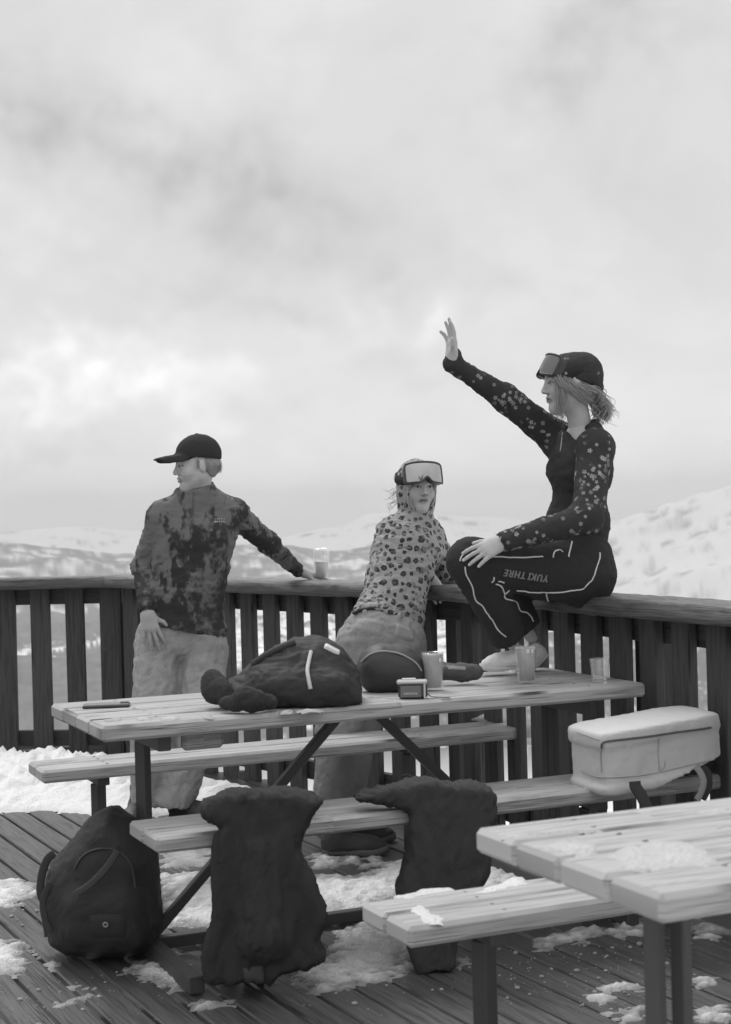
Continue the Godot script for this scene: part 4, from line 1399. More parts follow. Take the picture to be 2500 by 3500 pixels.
	band(st, tr, [Vector3(-0.0512, 0.9755, -6.0000), Vector3(-0.0132, 0.9882, -6.0000), Vector3(0.0556, 0.9933, -6.0000), Vector3(0.1239, 0.9846, -6.0000), Vector3(0.1749, 0.9661, -6.0000), Vector3(0.2086, 0.9447, -6.0000)], 0.017, wr2, 0.5)
	child(root, "belt", done(st), plain(0.045, 0.7))
	st = mb()
	patch(st, tr, [Vector3(-0.0482, 0.9583, -6.0000), Vector3(0.0715, 0.9483, -6.0000), Vector3(0.0491, 0.8768, -6.0000), Vector3(-0.0598, 0.9106, -6.0000)], 0.007, 10, 6, wr2)
	child(root, "pocket_flap", done(st), cloth(0.45, weave, 2.5))
	st = mb()
	patch(st, tr, [Vector3(0.1055, 0.9371, -6.0000), Vector3(0.1821, 0.9145, -6.0000), Vector3(0.1720, 0.8565, -6.0000), Vector3(0.0937, 0.8791, -6.0000)], 0.007, 10, 6, wr2)
	child(root, "pocket_flap", done(st), cloth(0.45, weave, 2.5))
	st = mb()
	for x in [[Vector3(-0.0198, 0.9987, -6.0000), Vector3(-0.0308, 0.9681, -6.0000)], [Vector3(0.1102, 0.9850, -6.0000), Vector3(0.1022, 0.9406, -6.0000)]]:
		patch(st, tr, [x[0], x[0] + Vector3(0.026, 0, 0), x[1] + Vector3(0.026, 0, 0), x[1]], 0.012, 3, 4, wr2)
	child(root, "belt_loop", done(st), cloth(0.45, weave, 2.5))
	shoe(root, "boot", Vector3(-0.2077, 0.0085, -6.2800), Vector3(1, 0, 0.12), Vector3.UP, 0.27, plain(0.05, 0.7), plain(0.13, 0.8), 0.06)
	shoe(root, "boot", Vector3(-0.1785, 0.0066, -6.5000), Vector3(1, 0, 0.05), Vector3.UP, 0.27, plain(0.05, 0.7), plain(0.13, 0.8), 0.06)


func waving(skin_mat: Material, weave: Texture2D) -> void:
	var seat := Vector3(0.7916, 1.0144, -5.8000)
	var root := thing("person", "person in flowered black clothes sitting on the railing and waving", "person", Vector3(seat.x, 1.0265, seat.z))
	var hip := Vector3(0.7630, 1.1229, -5.8000); var waist := Vector3(0.7809, 1.3014, -5.8000); var chest := Vector3(0.7927, 1.4967, -5.8000); var neck := Vector3(0.7997, 1.6408, -5.8000)
	var sl := Vector3(0.8306, 1.5728, -5.6600); var sr := Vector3(0.7511, 1.5988, -5.9500)
	var el := Vector3(0.7752, 1.3192, -5.5200); var wl := Vector3(0.4710, 1.2454, -5.4200)
	var er := Vector3(0.5349, 1.7664, -5.8600); var wr := Vector3(0.3289, 1.8911, -5.7400)
	var hl := Vector3(0.7754, 1.1100, -5.7000); var hr := Vector3(0.7855, 1.0915, -5.9000)
	var kl := Vector3(0.3631, 1.1791, -5.5000); var kr := Vector3(0.4397, 1.1391, -5.8600)
	var al := Vector3(0.5214, 0.8658, -5.7000); var ar := Vector3(0.6070, 0.8735, -5.8600)
	var lat := (sl - sr).normalized()
	var tone := func(_p: Vector3, _n: Vector3) -> Color: return Color(0.5, 0.5, 0.5)
	var bones := [[chest - lat * 0.06, chest + lat * 0.06, 0.085, 0.085, 0.05], [chest, waist, 0.085, 0.08, 0.05], [waist, hip, 0.085, 0.10, 0.05], [chest + Vector3(0, 0.06, 0), neck, 0.07, 0.05, 0.05],
		[neck + Vector3(0, -0.03, 0), sl, 0.045, 0.05, 0.05], [neck + Vector3(0, -0.03, 0), sr, 0.045, 0.05, 0.05], [sl, el, 0.045, 0.036, 0.03], [el, wl, 0.035, 0.024, 0.02], [sr, er, 0.045, 0.036, 0.03], [er, wr, 0.035, 0.024, 0.02],
		[hl, kl, 0.08, 0.055, 0.05], [kl, al, 0.052, 0.036, 0.03], [hr, kr, 0.08, 0.055, 0.05], [kr, ar, 0.052, 0.036, 0.03]]
	var hb := look(Vector3(-0.985, -0.06, 0.16))
	var head := Vector3(0.7599, 1.8150, -5.7900)
	var lots := [bones_field(bones, -0.012, 0.015).arrays(null, tone), head_lot(head, hb, 0.93, neck, {"skin": 0.47, "brow": 0.16, "lip": 0.26, "neck": 0.043}),
		hand_lot(wl, Vector3(-0.86, -0.36, 0.30), Vector3(-0.15, -0.55, -0.85), true, [0.30, 0.28, 0.26, 0.26], 0.14, 0.5, 0.86, 0.5, el),
		hand_lot(wr, Vector3(0.02, 1, 0.02), Vector3(-0.94, -0.02, 0.34), false, [0.20, 0.14, 0.18, 0.38], 0.10, 0.7, 0.90, 0.5, er)]
	child(root, "body", fuse(lots), skin_mat)
	# top with a deep collar: plain front, flowered sleeves
	var flowers := cloth(1.0, flower_picture(0.044, 0.42, 22), 3.5, 0.85)
	var black := cloth(0.056, weave, 3.0)
	var sleeve_l := bones_field([[sl + Vector3(0, -0.01, 0), el, 0.066, 0.056, 0.03], [el, wl, 0.055, 0.037, 0.03], [sl, neck.lerp(sl, 0.55) + Vector3(0, -0.03, 0), 0.064, 0.05, 0.04]], 0.0, 0.0085)
	sleeve_l.cut(wl + (wl - el).normalized() * 0.012, (wl - el).normalized(), 0.06)
	var sleeve_r := bones_field([[sr, er, 0.068, 0.050, 0.03], [er, wr, 0.049, 0.033, 0.03], [sr, chest + Vector3(-0.02, 0.06, -0.05), 0.068, 0.07, 0.04], [wr, wr + Vector3(0.014, 0.036, -0.004), 0.026, 0.024, 0.02]], 0.0, 0.0085)
	var folds := creases(0.005, 9.0, Vector3(1.6, 1.0, 1.0))
	child(root, "sleeve", fuse([sleeve_l.arrays(folds)]), flowers).set_meta("label", "black flowered sleeve bent towards the knee")
	child(root, "sleeve", fuse([sleeve_r.arrays(folds)]), flowers).set_meta("label", "black flowered sleeve raised in a wave")
	var top := bones_field([[chest - lat * 0.068, chest + lat * 0.068, 0.098, 0.098, 0.05], [chest, waist, 0.100, 0.094, 0.05], [waist - lat * 0.05, waist + lat * 0.05, 0.092, 0.092, 0.05], [waist, hip, 0.098, 0.112, 0.05],
		[chest + Vector3(0.01, 0.06, 0), neck + Vector3(0.015, -0.01, 0), 0.085, 0.060, 0.05], [neck + Vector3(0.01, -0.03, 0), sl, 0.054, 0.058, 0.06], [neck + Vector3(0, -0.03, 0), sr, 0.054, 0.058, 0.06]], 0.0, 0.0085)
	top.egg(neck + Vector3(-0.035, 0.045, 0.085), Basis().rotated(Vector3.BACK, 0.25), Vector3(0.045, 0.088, 0.080), 0.01, 2.0, true)
	top.cut(neck + Vector3(0.04, 0.036, 0), Vector3(-0.55, 1, 0.1).normalized(), 0.11)
	child(root, "top", fuse([top.arrays(creases(0.005, 6.0, Vector3(0.6, 2.0, 0.6)))]), black)
	var st := mb()
	patch(st, top, [Vector3(0.7319, 1.6113, -5.2000), Vector3(0.8053, 1.5797, -5.2000), Vector3(0.8058, 1.4831, -5.2000), Vector3(0.7153, 1.5449, -5.2000)], 0.002, 8, 8)
	child(root, "shoulder_cloth", done(st), flowers)
	st = mb()
	band(st, top, [Vector3(0.6573, 1.6029, -5.2000), Vector3(0.6520, 1.5688, -5.2000), Vector3(0.6483, 1.5437, -5.2000)], 0.002)
	child(root, "zip", done(st), plain(0.4, 0.4, 0.6))
	# trousers with pale piping
	var tr := bones_field([[hip + Vector3(0.01, 0, 0) - lat * 0.075, hip + Vector3(0.01, 0, 0) + lat * 0.07, 0.112, 0.112, 0.06], [hip + Vector3(0, 0.075, 0) - lat * 0.06, hip + Vector3(0, 0.075, 0) + lat * 0.06, 0.105, 0.105, 0.05],
		[hl, kl, 0.112, 0.082, 0.05], [kl, al + (kl - al) * 0.12, 0.080, 0.066, 0.03], [hr, kr, 0.108, 0.080, 0.05], [kr, ar + (kr - ar) * 0.12, 0.080, 0.066, 0.03]], 0.0, 0.010)
	tr.cut(al + (kl - al) * 0.10, (al - kl).normalized(), 0.10)
	tr.cut(ar + (kr - ar) * 0.10, (ar - kr).normalized(), 0.10)
	var tf := creases(0.006, 5.0, Vector3(1, 1.6, 1))
	var to := child(root, "trousers", fuse([tr.arrays(tf)]), cloth(0.056, weave, 2.5))
	to.set_meta("label", "loose black trousers with thin white piping")
	var white := plain(0.72, 0.6)
	for line in [[Vector3(0.2958, 1.1965, -5.0000), Vector3(0.3005, 1.2107, -5.0000), Vector3(0.3093, 1.2204, -5.0000), Vector3(0.3194, 1.2244, -5.0000)], [Vector3(0.3476, 1.2080, -5.0000), Vector3(0.4076, 1.2078, -5.0000), Vector3(0.4789, 1.2031, -5.0000), Vector3(0.5361, 1.2045, -5.0000), Vector3(0.5590, 1.2039, -5.0000)], [Vector3(0.5917, 1.2002, -5.0000), Vector3(0.5950, 1.2158, -5.0000), Vector3(0.6052, 1.2227, -5.0000), Vector3(0.6166, 1.2238, -5.0000), Vector3(0.6236, 1.2179, -5.0000)], [Vector3(0.6530, 1.2486, -5.0000), Vector3(0.6483, 1.2316, -5.0000), Vector3(0.6418, 1.2017, -5.0000)],
		[Vector3(0.7407, 1.2120, -5.0000), Vector3(0.7371, 1.1864, -5.0000), Vector3(0.7279, 1.1623, -5.0000), Vector3(0.7156, 1.1298, -5.0000), Vector3(0.6951, 1.1089, -5.0000), Vector3(0.6805, 1.0964, -5.0000), Vector3(0.6475, 1.0930, -5.0000), Vector3(0.5902, 1.0887, -5.0000), Vector3(0.5331, 1.0902, -5.0000), Vector3(0.4733, 1.0961, -5.0000)], [Vector3(0.3110, 1.1775, -5.0000), Vector3(0.3146, 1.1503, -5.0000), Vector3(0.3336, 1.1126, -5.0000), Vector3(0.3412, 1.0753, -5.0000), Vector3(0.3607, 1.0533, -5.0000), Vector3(0.3785, 1.0257, -5.0000), Vector3(0.3936, 1.0024, -5.0000), Vector3(0.4101, 0.9763, -5.0000), Vector3(0.4352, 0.9513, -5.0000)],
		[Vector3(0.4081, 1.1192, -5.0000), Vector3(0.4251, 1.1116, -5.0000), Vector3(0.4345, 1.0900, -5.0000), Vector3(0.4370, 1.0742, -5.0000), Vector3(0.4554, 1.0680, -5.0000), Vector3(0.4723, 1.0604, -5.0000), Vector3(0.4831, 1.0344, -5.0000), Vector3(0.5029, 1.0267, -5.0000), Vector3(0.5168, 1.0135, -5.0000), Vector3(0.5250, 0.9990, -5.0000)], [Vector3(0.4373, 1.0885, -5.0000), Vector3(0.4446, 1.0926, -5.0000), Vector3(0.4504, 1.0981, -5.0000)], [Vector3(0.5660, 1.0894, -5.0000), Vector3(0.5697, 1.0693, -5.0000), Vector3(0.5791, 1.0462, -5.0000)], [Vector3(0.3940, 1.1267, -5.0000), Vector3(0.3999, 1.1337, -5.0000), Vector3(0.4016, 1.1437, -5.0000)], [Vector3(0.4155, 1.1290, -5.0000), Vector3(0.4241, 1.1274, -5.0000), Vector3(0.4340, 1.1243, -5.0000)]]:
		st = mb()
		band(st, tr, line, 0.0027, tf)
		var m := done(st)
		if m.get_surface_count() > 0: obj("piping", m, white, to)
	# print along the thigh, upside down as seen from the deck
	var text := TextMesh.new()
	var font := SystemFont.new()
	font.font_names = PackedStringArray(["Droid Sans"])
	font.font_weight = 700
	text.font = font
	text.text = "YUKI THRE"
	text.font_size = 32
	text.pixel_size = 0.0011
	text.depth = 0.002
	var p0 := Vector3(0.5031, 1.1453, -5.0000)
	var q0 := tr.meet(p0, (p0 - Vector3(0, EYE, 0)).normalized(), 2.0)
	var nn := tr.slope(q0)
	var along := (kl - hl).normalized()
	along = (along - nn * along.dot(nn)).normalized()
	var tx := obj("trouser_print", text, plain(0.24, 0.8), to)
	tx.transform = Transform3D(Basis(along, nn.cross(along), nn), q0 + nn * 0.003)
	# shoes
	var pale := plain(0.66, 0.7)
	var near_shoe := shoe(root, "shoe", Vector3(0.6019, 0.7877, -5.7100), Vector3(-1, -0.05, 0.10), Vector3(-0.05, 1, 0.05), 0.205, pale, plain(0.6, 0.7), 0.0)
	shoe(root, "shoe", Vector3(0.6601, 0.8169, -5.8400), Vector3(-0.72, -0.62, 0.25), Vector3(-0.55, 0.80, 0.1), 0.20, pale, plain(0.58, 0.7), 0.0)
	st = mb()
	var sw := []
	for i in 13:
		var t := i / 12.0
		sw.append([lerpf(1112.0, 1162.0, t), 1464.0 + 11.0 * sin(t * 2.2) * (1.0 - t * 0.8), 1.0 + 3.5 * sin(PI * minf(1.0, t * 1.6 + 0.1)) * (1.0 - t)])
	var shoe_at := Vector3(0.4653, 0.8494, -5.3000)
	for i in 12:
		var a = sw[i]; var b = sw[i + 1]
		var k := 5.30 / 3500.0
		var f := func(x: float, y: float) -> Vector3: return shoe_at + Vector3((x - 1128.0) * k, -(y - 1466.0) * k, 0)
		patch(st, near_shoe, [f.call(a[0], a[1] - a[2]), f.call(b[0], b[1] - b[2]), f.call(b[0], b[1] + b[2]), f.call(a[0], a[1] + a[2])], 0.0035, 2, 2)
	child(root, "shoe_mark", done(st), plain(0.85, 0.5))
	# head covering and goggles
	var w := func(x: float, y: float, z: float) -> Vector3: return head + hb * (Vector3(x, y, z) * 0.93)
	var hat := Field.new(head - Vector3(0.15, 0.12, 0.15), head + Vector3(0.20, 0.17, 0.15), 0.005)
	hat.egg(w.call(0, 0.034, -0.016), hb, Vector3(0.083, 0.080, 0.104), 0.02)
	hat.egg(w.call(0, 0.036, -0.080), hb, Vector3(0.06, 0.060, 0.045), 0.04)
	hat.cap(w.call(0, -0.01, -0.10), w.call(0, -0.03, -0.118), 0.035, 0.020, 0.03)
	hat.cut(w.call(0, 0.010, 0.0), (hb * Vector3(0, -1, 0.42)).normalized(), 0.4)
	var hat_o := child(root, "bandana", fuse([hat.arrays(creases(0.003, 16.0))]), cloth(1.0, flower_picture(0.044, 0.42, 16), 3.6, 0.85))
	hat_o.set_meta("label", "black flowered headscarf tied at the nape")
	var gb := hb.rotated(hb.x, -0.54)
	goggles(root, w.call(0.0, 0.066, 0.074), gb, 0.88, plain(0.16, 0.10, 0.85), plain(0.045, 0.5), cloth(0.05, weave, 4.0), w.call(0, 0.042, -0.016), hb.rotated(hb.x, 0.20), Vector2(0.080, 0.101))
	# hair: smooth at the temple, curls at the nape
	st = mb()
	for k in 12:
		var z := 0.070 - k * 0.011
		locks(st, [w.call(0.066 + 0.010 * sin(k * 0.3), 0.026 - k * 0.006, z), w.call(0.078, -0.012 - k * 0.002, z - 0.016), w.call(0.072, -0.045, minf(z - 0.04, -0.02)), w.call(0.040, -0.062, -0.095)], 26, 0.0055, 0.0017, 0.0, k + 20)
		locks(st, [w.call(-0.066, 0.026 - k * 0.006, z), w.call(-0.078, -0.012, z - 0.016), w.call(-0.06, -0.045, minf(z - 0.05, -0.04)), w.call(-0.02, -0.062, -0.095)], 6, 0.0045, 0.0030, 0.0, k + 40)
	for k in 6:
		locks(st, [w.call(0.068, 0.010 - k * 0.008, 0.045 - k * 0.014), w.call(0.076, -0.030 - k * 0.004, 0.020 - k * 0.012), w.call(0.066, -0.066, -0.030 - k * 0.006), w.call(0.035, -0.078, -0.092)], 30, 0.007, 0.0015, 0.0, k + 90)
	locks(st, [w.call(0.062, 0.020, 0.066), w.call(0.066, -0.04, 0.066), w.call(0.062, -0.10, 0.070), w.call(0.060, -0.125, 0.072), w.call(0.058, -0.14, 0.080)], 34, 0.007, 0.0013, 0.003, 9)
	locks(st, [w.call(0.058, -0.04, 0.055), w.call(0.062, -0.10, 0.050), w.call(0.060, -0.130, 0.054), w.call(0.058, -0.150, 0.062)], 30, 0.008, 0.0013, 0.003, 11)
	for k in 7:
		var sd := 0.011 * (k - 3)
		locks(st, [w.call(sd * 0.6 + 0.01, -0.040, -0.085), w.call(sd + 0.01, -0.078, -0.108), w.call(sd * 1.3 + 0.01, -0.118, -0.118 - 0.004 * (k % 3)), w.call(sd * 1.2 + 0.01, -0.165 + 0.010 * (k % 2), -0.118 - 0.008 * (k % 4))], 46, 0.011, 0.0018, 0.012, k + 60)
	child(root, "hair", done(st), plain(0.32, 0.5))
	st = mb()
	band(st, sleeve_l, [Vector3(0.4278, 1.2702, -5.0000), Vector3(0.4274, 1.2545, -5.0000), Vector3(0.4255, 1.2388, -5.0000)], 0.003)
	child(root, "bracelet", done(st), plain(0.7, 0.3, 0.8))


# ---------- things on and round the tables

# soft goods: rows of [from, to, radius] joined; the mesh sits under a root at its base
func soft_thing(called: String, label: String, category: String, at: Vector3, part: String, bones: Array, k: float, mat: Material, amp: float, freq: float, stretch := Vector3.ONE, cell := 0.009, floor_y := -10.0, group := "", slabs: Array = []) -> Array:
	var root := thing(called, label, category, at, 0.0, group)
	var full := []
	for b in bones:
		var c: Array = b.duplicate()
		c.insert(4, k)
		full.append(c)
	for q in slabs:      # the box of the grid must hold the outlines too
		for p in q[0]: full.append([Vector3(p.x, p.y, q[1]), Vector3(p.x, p.y, q[1] + 0.0001), 0.004, 0.004, 0.004])
		full.append([Vector3(q[0][0].x, q[0][0].y, q[1] + q[5]), Vector3(q[0][0].x, q[0][0].y, q[1] - q[5]), 0.001, 0.001, 0.001])
	var f := bones_field(full, 0.0, cell) if slabs.is_empty() else empty_field(full, cell)
	for q in slabs: f.slab(q[0], q[1], q[2], q[3], q[4], q[5], k)
	if not slabs.is_empty():
		for b in bones: f.cap(b[0], b[1], b[2], b[3], k)
	if floor_y > -9.0: f.cut(Vector3(at.x, floor_y, at.z), Vector3.DOWN, 2.0)
	var a := creases(amp, freq, stretch); var b2 := creases(amp * 0.4, freq * 2.7, stretch)
	child(root, part, fuse([f.arrays(func(p, n): return a.call(p, n) + b2.call(p, n))]), mat)
	return [root, f]


func empty_field(bones: Array, cell: float) -> Field:
	var pts := []
	var most := 0.0
	for b in bones:
		pts.append(b[0]); pts.append(b[1])
		most = maxf(most, maxf(b[2], b[3]))
	var s := span_of(pts, most + cell * 5.0 + 0.03)
	return Field.new(s[0], s[1], cell)


func strap(root: Node3D, called: String, pts: Array, wide: float, mat: Material, flat_dir := Vector3.UP) -> void:
	var st := mb()
	tube(st, spline(pts, 6), [wide / 2.0], 8, 0.16, flat_dir)
	child(root, called, done(st), mat)


func drink(label: String, at: Vector3, r0: float, r1: float, h: float, fill: float, drink_mat: Material, foam: float, facets: int, group: String) -> Node3D:
	var o := thing("drinking_glass", label, "glass", at, 0.0, group)
	var t := 0.0024
	var base := 0.012
	var st := mb()
	var out := [Vector2(0, 0.0005), Vector2(r0 - 0.002, 0.0), Vector2(r0, 0.003)]
	if facets > 0:
		for i in 9: out.append(Vector2(lerpf(r0, r1, i / 16.0) + 0.0008 * (i % 2), lerpf(0.004, h * 0.5, i / 8.0)))
	else:
		for i in 5: out.append(Vector2(lerpf(r0, r1, (i + 1) / 6.0), h * (i + 1) / 6.0))
	out += [Vector2(r1, h - 0.002), Vector2(r1 - t * 0.5, h)]
	var inner := [Vector2(r1 - t, h - 0.002), Vector2(lerpf(r0, r1, 0.5) - t, h * 0.5), Vector2(r0 - t * 1.2, base), Vector2(0, base)]
	lathe(st, out + inner, Transform3D(), 12 if facets > 0 else 32, facets == 0)
	obj("tumbler", done(st), M.glass, o)
	if fill > 0.0:
		st = mb()
		var hf := h * fill
		var rf := lerpf(r0, r1, fill) - t - 0.0004
		lathe(st, [Vector2(0, base + 0.001), Vector2(r0 - t * 1.2, base + 0.001), Vector2(rf, hf), Vector2(0, hf)], Transform3D(), 32)
		obj("drink", done(st), drink_mat, o)
		if foam > 0.0:
			st = mb()
			lathe(st, [Vector2(0, hf + 0.0005), Vector2(rf, hf + 0.0005), Vector2(rf + 0.0004, hf + foam), Vector2(0, hf + foam + 0.001)], Transform3D(), 32)
			obj("foam", done(st), plain(0.75, 0.9), o)
	return o


func make_things() -> void:
	M.glass = plain(0.9, 0.03)
	M.glass.transparency = BaseMaterial3D.TRANSPARENCY_ALPHA
	M.glass.albedo_color = Color(1, 1, 1, 0.10)
	M.glass.metallic_specular = 0.6
	var black := cloth(0.066, M.weave, 2.5, 0.95)
	var shell := cloth(0.064, M.weave, 2.5, 0.62)
	var dark := plain(0.045, 0.6)
	# --- cups
	var beer := plain(0.52, 0.3)
	var cloudy := plain(0.27, 0.35)
	drink("pint glass half full of pale beer, standing on the railing beyond a hand", Vector3(-0.222, 1.0375, -7.70), 0.031, 0.041, 0.150, 0.55, beer, 0.004, 0, "")
	var c1 := drink("full glass of cloudy drink right behind the compact camera", Vector3(0.2115, 0.7570, -5.2655), 0.0315, 0.0372, 0.128, 0.95, cloudy, 0.0, 0, "")
	var c2 := drink("full glass of cloudy drink in front of the pale shoe", Vector3(0.5362, 0.7570, -5.3944), 0.0285, 0.0360, 0.128, 0.93, cloudy, 0.0, 1, "")
	drink("short glass nearly empty, near the right end of the table", Vector3(0.7849, 0.7570, -5.3770), 0.0270, 0.0345, 0.083, 0.0, beer, 0.0, 1, "")
	for q in [[c1, 0.0366, 0.098, 0.55], [c2, 0.0350, 0.108, -0.05], [c2, 0.0350, 0.108, 0.42]]:
		var st := mb()
		st.set_smooth_group(1)
		for i in 4:
			var a0: float = q[3] + i * 0.075; var a1: float = a0 + 0.075
			var z := [Vector3(sin(a0) * q[1], q[2], cos(a0) * q[1]), Vector3(sin(a1) * q[1], q[2], cos(a1) * q[1]), Vector3(sin(a1) * (q[1] + 0.0006), q[2] + 0.014, cos(a1) * (q[1] + 0.0006)), Vector3(sin(a0) * (q[1] + 0.0006), q[2] + 0.014, cos(a0) * (q[1] + 0.0006))]
			face(st, z, [Vector2.ZERO, Vector2.ZERO, Vector2.ZERO, Vector2.ZERO], Vector3(sin(a0), 0, cos(a0)))
		obj("printed_mark", done(st), plain(0.7, 0.6), q[0])
	# --- compact camera lying on its base
	var at := Vector3(0.1355, 0.7570, -5.0417)
	var cam := thing("compact_camera", "small silver and black compact camera with a wrist strap", "camera", at, -0.08)
	var st := mb()
	box(st, Transform3D(Basis(), Vector3(0, 0.026, -0.018)), Vector3(0.094, 0.052, 0.034), 0.009)
	obj("camera_body", done(st), plain(0.06, 0.35), cam)
	st = mb()
	box(st, Transform3D(Basis(), Vector3(-0.002, 0.0545, -0.018)), Vector3(0.098, 0.013, 0.036), 0.005)
	obj("top_cover", done(st), plain(0.62, 0.3, 0.3), cam)
	st = mb()
	box(st, Transform3D(Basis(), Vector3(-0.012, 0.063, -0.018)), Vector3(0.045, 0.006, 0.022), 0.002)
	obj("shutter_ridge", done(st), plain(0.66, 0.35, 0.3), cam)
	st = mb()
	box(st, Transform3D(Basis(), Vector3(-0.006, 0.024, 0.0005)), Vector3(0.066, 0.036, 0.004), 0.0015)
	obj("back_panel", done(st), plain(0.16, 0.25), cam)
	st = mb()
	for i in 6: box(st, Transform3D(Basis(), Vector3(-0.026 + i * 0.0075, 0.0185, 0.003)), Vector3(0.0052, 0.0075 if i % 2 else 0.006, 0.001), 0.0003)
	obj("lettering", done(st), plain(0.42, 0.5), cam)
	st = mb()
	box(st, Transform3D(Basis(), Vector3(0.0385, 0.026, 0.0006)), Vector3(0.006, 0.048, 0.003), 0.001)
	obj("side_trim", done(st), plain(0.62, 0.3, 0.3), cam)
	strap(cam, "wrist_strap", [at + Vector3(0.046, 0.016, -0.02), at + Vector3(0.062, 0.006, -0.01), at + Vector3(0.10, 0.004, 0.002), at + Vector3(0.118, 0.004, -0.012), at + Vector3(0.09, 0.004, -0.02), at + Vector3(0.058, 0.006, -0.018)], 0.008, dark)
	# --- phone
	at = Vector3(-0.8460, 0.7570, -5.0515)
	var ph := thing("phone", "dark phone lying flat near the left end of the table", "phone", at, 0.10)
	st = mb()
	box(st, Transform3D(Basis(), Vector3(0, 0.0055, 0)), Vector3(0.148, 0.0085, 0.072), 0.004)
	obj("phone_case", done(st), plain(0.05, 0.5), ph)
	st = mb()
	box(st, Transform3D(Basis(), Vector3(0, 0.0101, 0)), Vector3(0.140, 0.0012, 0.066), 0.0005)
	obj("screen_glass", done(st), plain(0.10, 0.25), ph)
	st = mb()
	box(st, Transform3D(Basis(), Vector3(0.056, -0.0008 + 0.0125, -0.016)), Vector3(0.026, 0.003, 0.026), 0.001)
	obj("camera_bump", done(st), plain(0.05, 0.4), ph)
	# --- dark jacket heaped on the table
	var base := Vector3(-0.2558, 0.7570, -4.8815)
	var heap := soft_thing("jacket", "big black jacket heaped on the table beside the phone", "jacket", base, "jacket_body", [
		[Vector3(-0.3124, 0.8155, -4.9200), Vector3(-0.1152, 0.8126, -4.9000), 0.0571, 0.0571], [Vector3(-0.2585, 0.8766, -5.0000), Vector3(-0.1301, 0.8856, -5.0200), 0.0571, 0.0571], [Vector3(-0.0812, 0.7872, -4.9300), Vector3(-0.0533, 0.7842, -4.9500), 0.0286, 0.0257]], 0.04, shell, 0.0075, 5.0, Vector3(1, 1.4, 1), 0.009, 0.758, "",
		[[PackedVector2Array([Vector2(-0.4588, 0.8376), Vector2(-0.4150, 0.8595), Vector2(-0.3781, 0.8931), Vector2(-0.3355, 0.9237), Vector2(-0.2773, 0.9466), Vector2(-0.2408, 0.9644), Vector2(-0.1845, 0.9687), Vector2(-0.1444, 0.9619), Vector2(-0.0922, 0.9187), Vector2(-0.0641, 0.8921), Vector2(-0.0402, 0.8698), Vector2(-0.0294, 0.8422), Vector2(-0.0238, 0.7801), Vector2(-0.0290, 0.7485), Vector2(-0.0683, 0.7309), Vector2(-0.1897, 0.7182), Vector2(-0.3554, 0.7168), Vector2(-0.4511, 0.7481), Vector2(-0.4645, 0.7844)]), -5.04, -0.25, 0.83, 0.10, 0.15]])
	var hr: Node3D = heap[0]
	st = mb()
	band(st, heap[1], [Vector3(-0.1660, 0.9656, -4.5000), Vector3(-0.1732, 0.9362, -4.5000), Vector3(-0.1777, 0.9106, -4.5000), Vector3(-0.1734, 0.8784, -4.5000), Vector3(-0.1700, 0.8590, -4.5000)], 0.0065)
	child(hr, "zip_piping", done(st), plain(0.55, 0.5))
	st = mb()
	patch(st, heap[1], [Vector3(-0.1255, 0.9890, -4.5000), Vector3(-0.0811, 0.9647, -4.5000), Vector3(-0.0853, 0.9519, -4.5000), Vector3(-0.1284, 0.9762, -4.5000)], 0.006)
	child(hr, "pale_label", done(st), plain(0.68, 0.6))
	st = mb()
	band(st, heap[1], [Vector3(-0.3354, 0.9302, -4.5000), Vector3(-0.2961, 0.9549, -4.5000), Vector3(-0.2505, 0.9769, -4.5000), Vector3(-0.2116, 0.9913, -4.5000)], 0.010)
	child(hr, "collar_edge", done(st), cloth(0.085, M.weave, 2.5))
	soft_thing("glove", "round black padded glove at the left end of the heaped jacket", "glove", Vector3(-0.5091, 0.7570, -5.1221), "glove_shell", [
		[Vector3(-0.4932, 0.8424, -4.9500), Vector3(-0.4850, 0.8119, -4.9300), 0.0386, 0.0400], [Vector3(-0.4848, 0.8189, -4.9300), Vector3(-0.4432, 0.7872, -4.8800), 0.0371, 0.0257], [Vector3(-0.4619, 0.8357, -4.9000), Vector3(-0.4494, 0.8167, -4.8800), 0.0200, 0.0200]], 0.02, black, 0.004, 16.0, Vector3.ONE, 0.006, 0.758)
	soft_thing("glove", "second black glove lying in front of the heaped jacket, near the table edge", "glove", Vector3(-0.3836, 0.7570, -4.8201), "glove_shell", [
		[Vector3(-0.3792, 0.8084, -4.7800), Vector3(-0.3590, 0.7970, -4.7800), 0.0357, 0.0357], [Vector3(-0.4087, 0.7876, -4.8000), Vector3(-0.4448, 0.7889, -4.8200), 0.0261, 0.0192], [Vector3(-0.3589, 0.8024, -4.7800), Vector3(-0.3071, 0.7853, -4.8200), 0.0302, 0.0247]], 0.02, black, 0.004, 16.0, Vector3.ONE, 0.006, 0.758)
	# --- round dark bag
	var rb := Vector3(0.0705, 0.7570, -5.2062)
	var bag := soft_thing("helmet", "rounded dark helmet with a pale edge, between the heaped jacket and a glass", "helmet", rb, "helmet_shell", [
		[Vector3(0.0373, 0.8233, -5.2800), Vector3(0.1154, 0.8122, -5.2800), 0.0754, 0.0694], [Vector3(0.0439, 0.8393, -5.3000), Vector3(0.0970, 0.8409, -5.3000), 0.0727, 0.0697]], 0.05, plain(0.036, 0.55), 0.002, 9.0, Vector3.ONE, 0.008, 0.758)
	st = mb()
	band(st, bag[1], [Vector3(-0.0243, 0.9038, -4.8000), Vector3(-0.0004, 0.9237, -4.8000), Vector3(0.0341, 0.9338, -4.8000), Vector3(0.0820, 0.9284, -4.8000), Vector3(0.1159, 0.9138, -4.8000), Vector3(0.1428, 0.8939, -4.8000), Vector3(0.1573, 0.8716, -4.8000)], 0.0035)
	child(bag[0], "rim_piping", done(st), plain(0.30, 0.6))
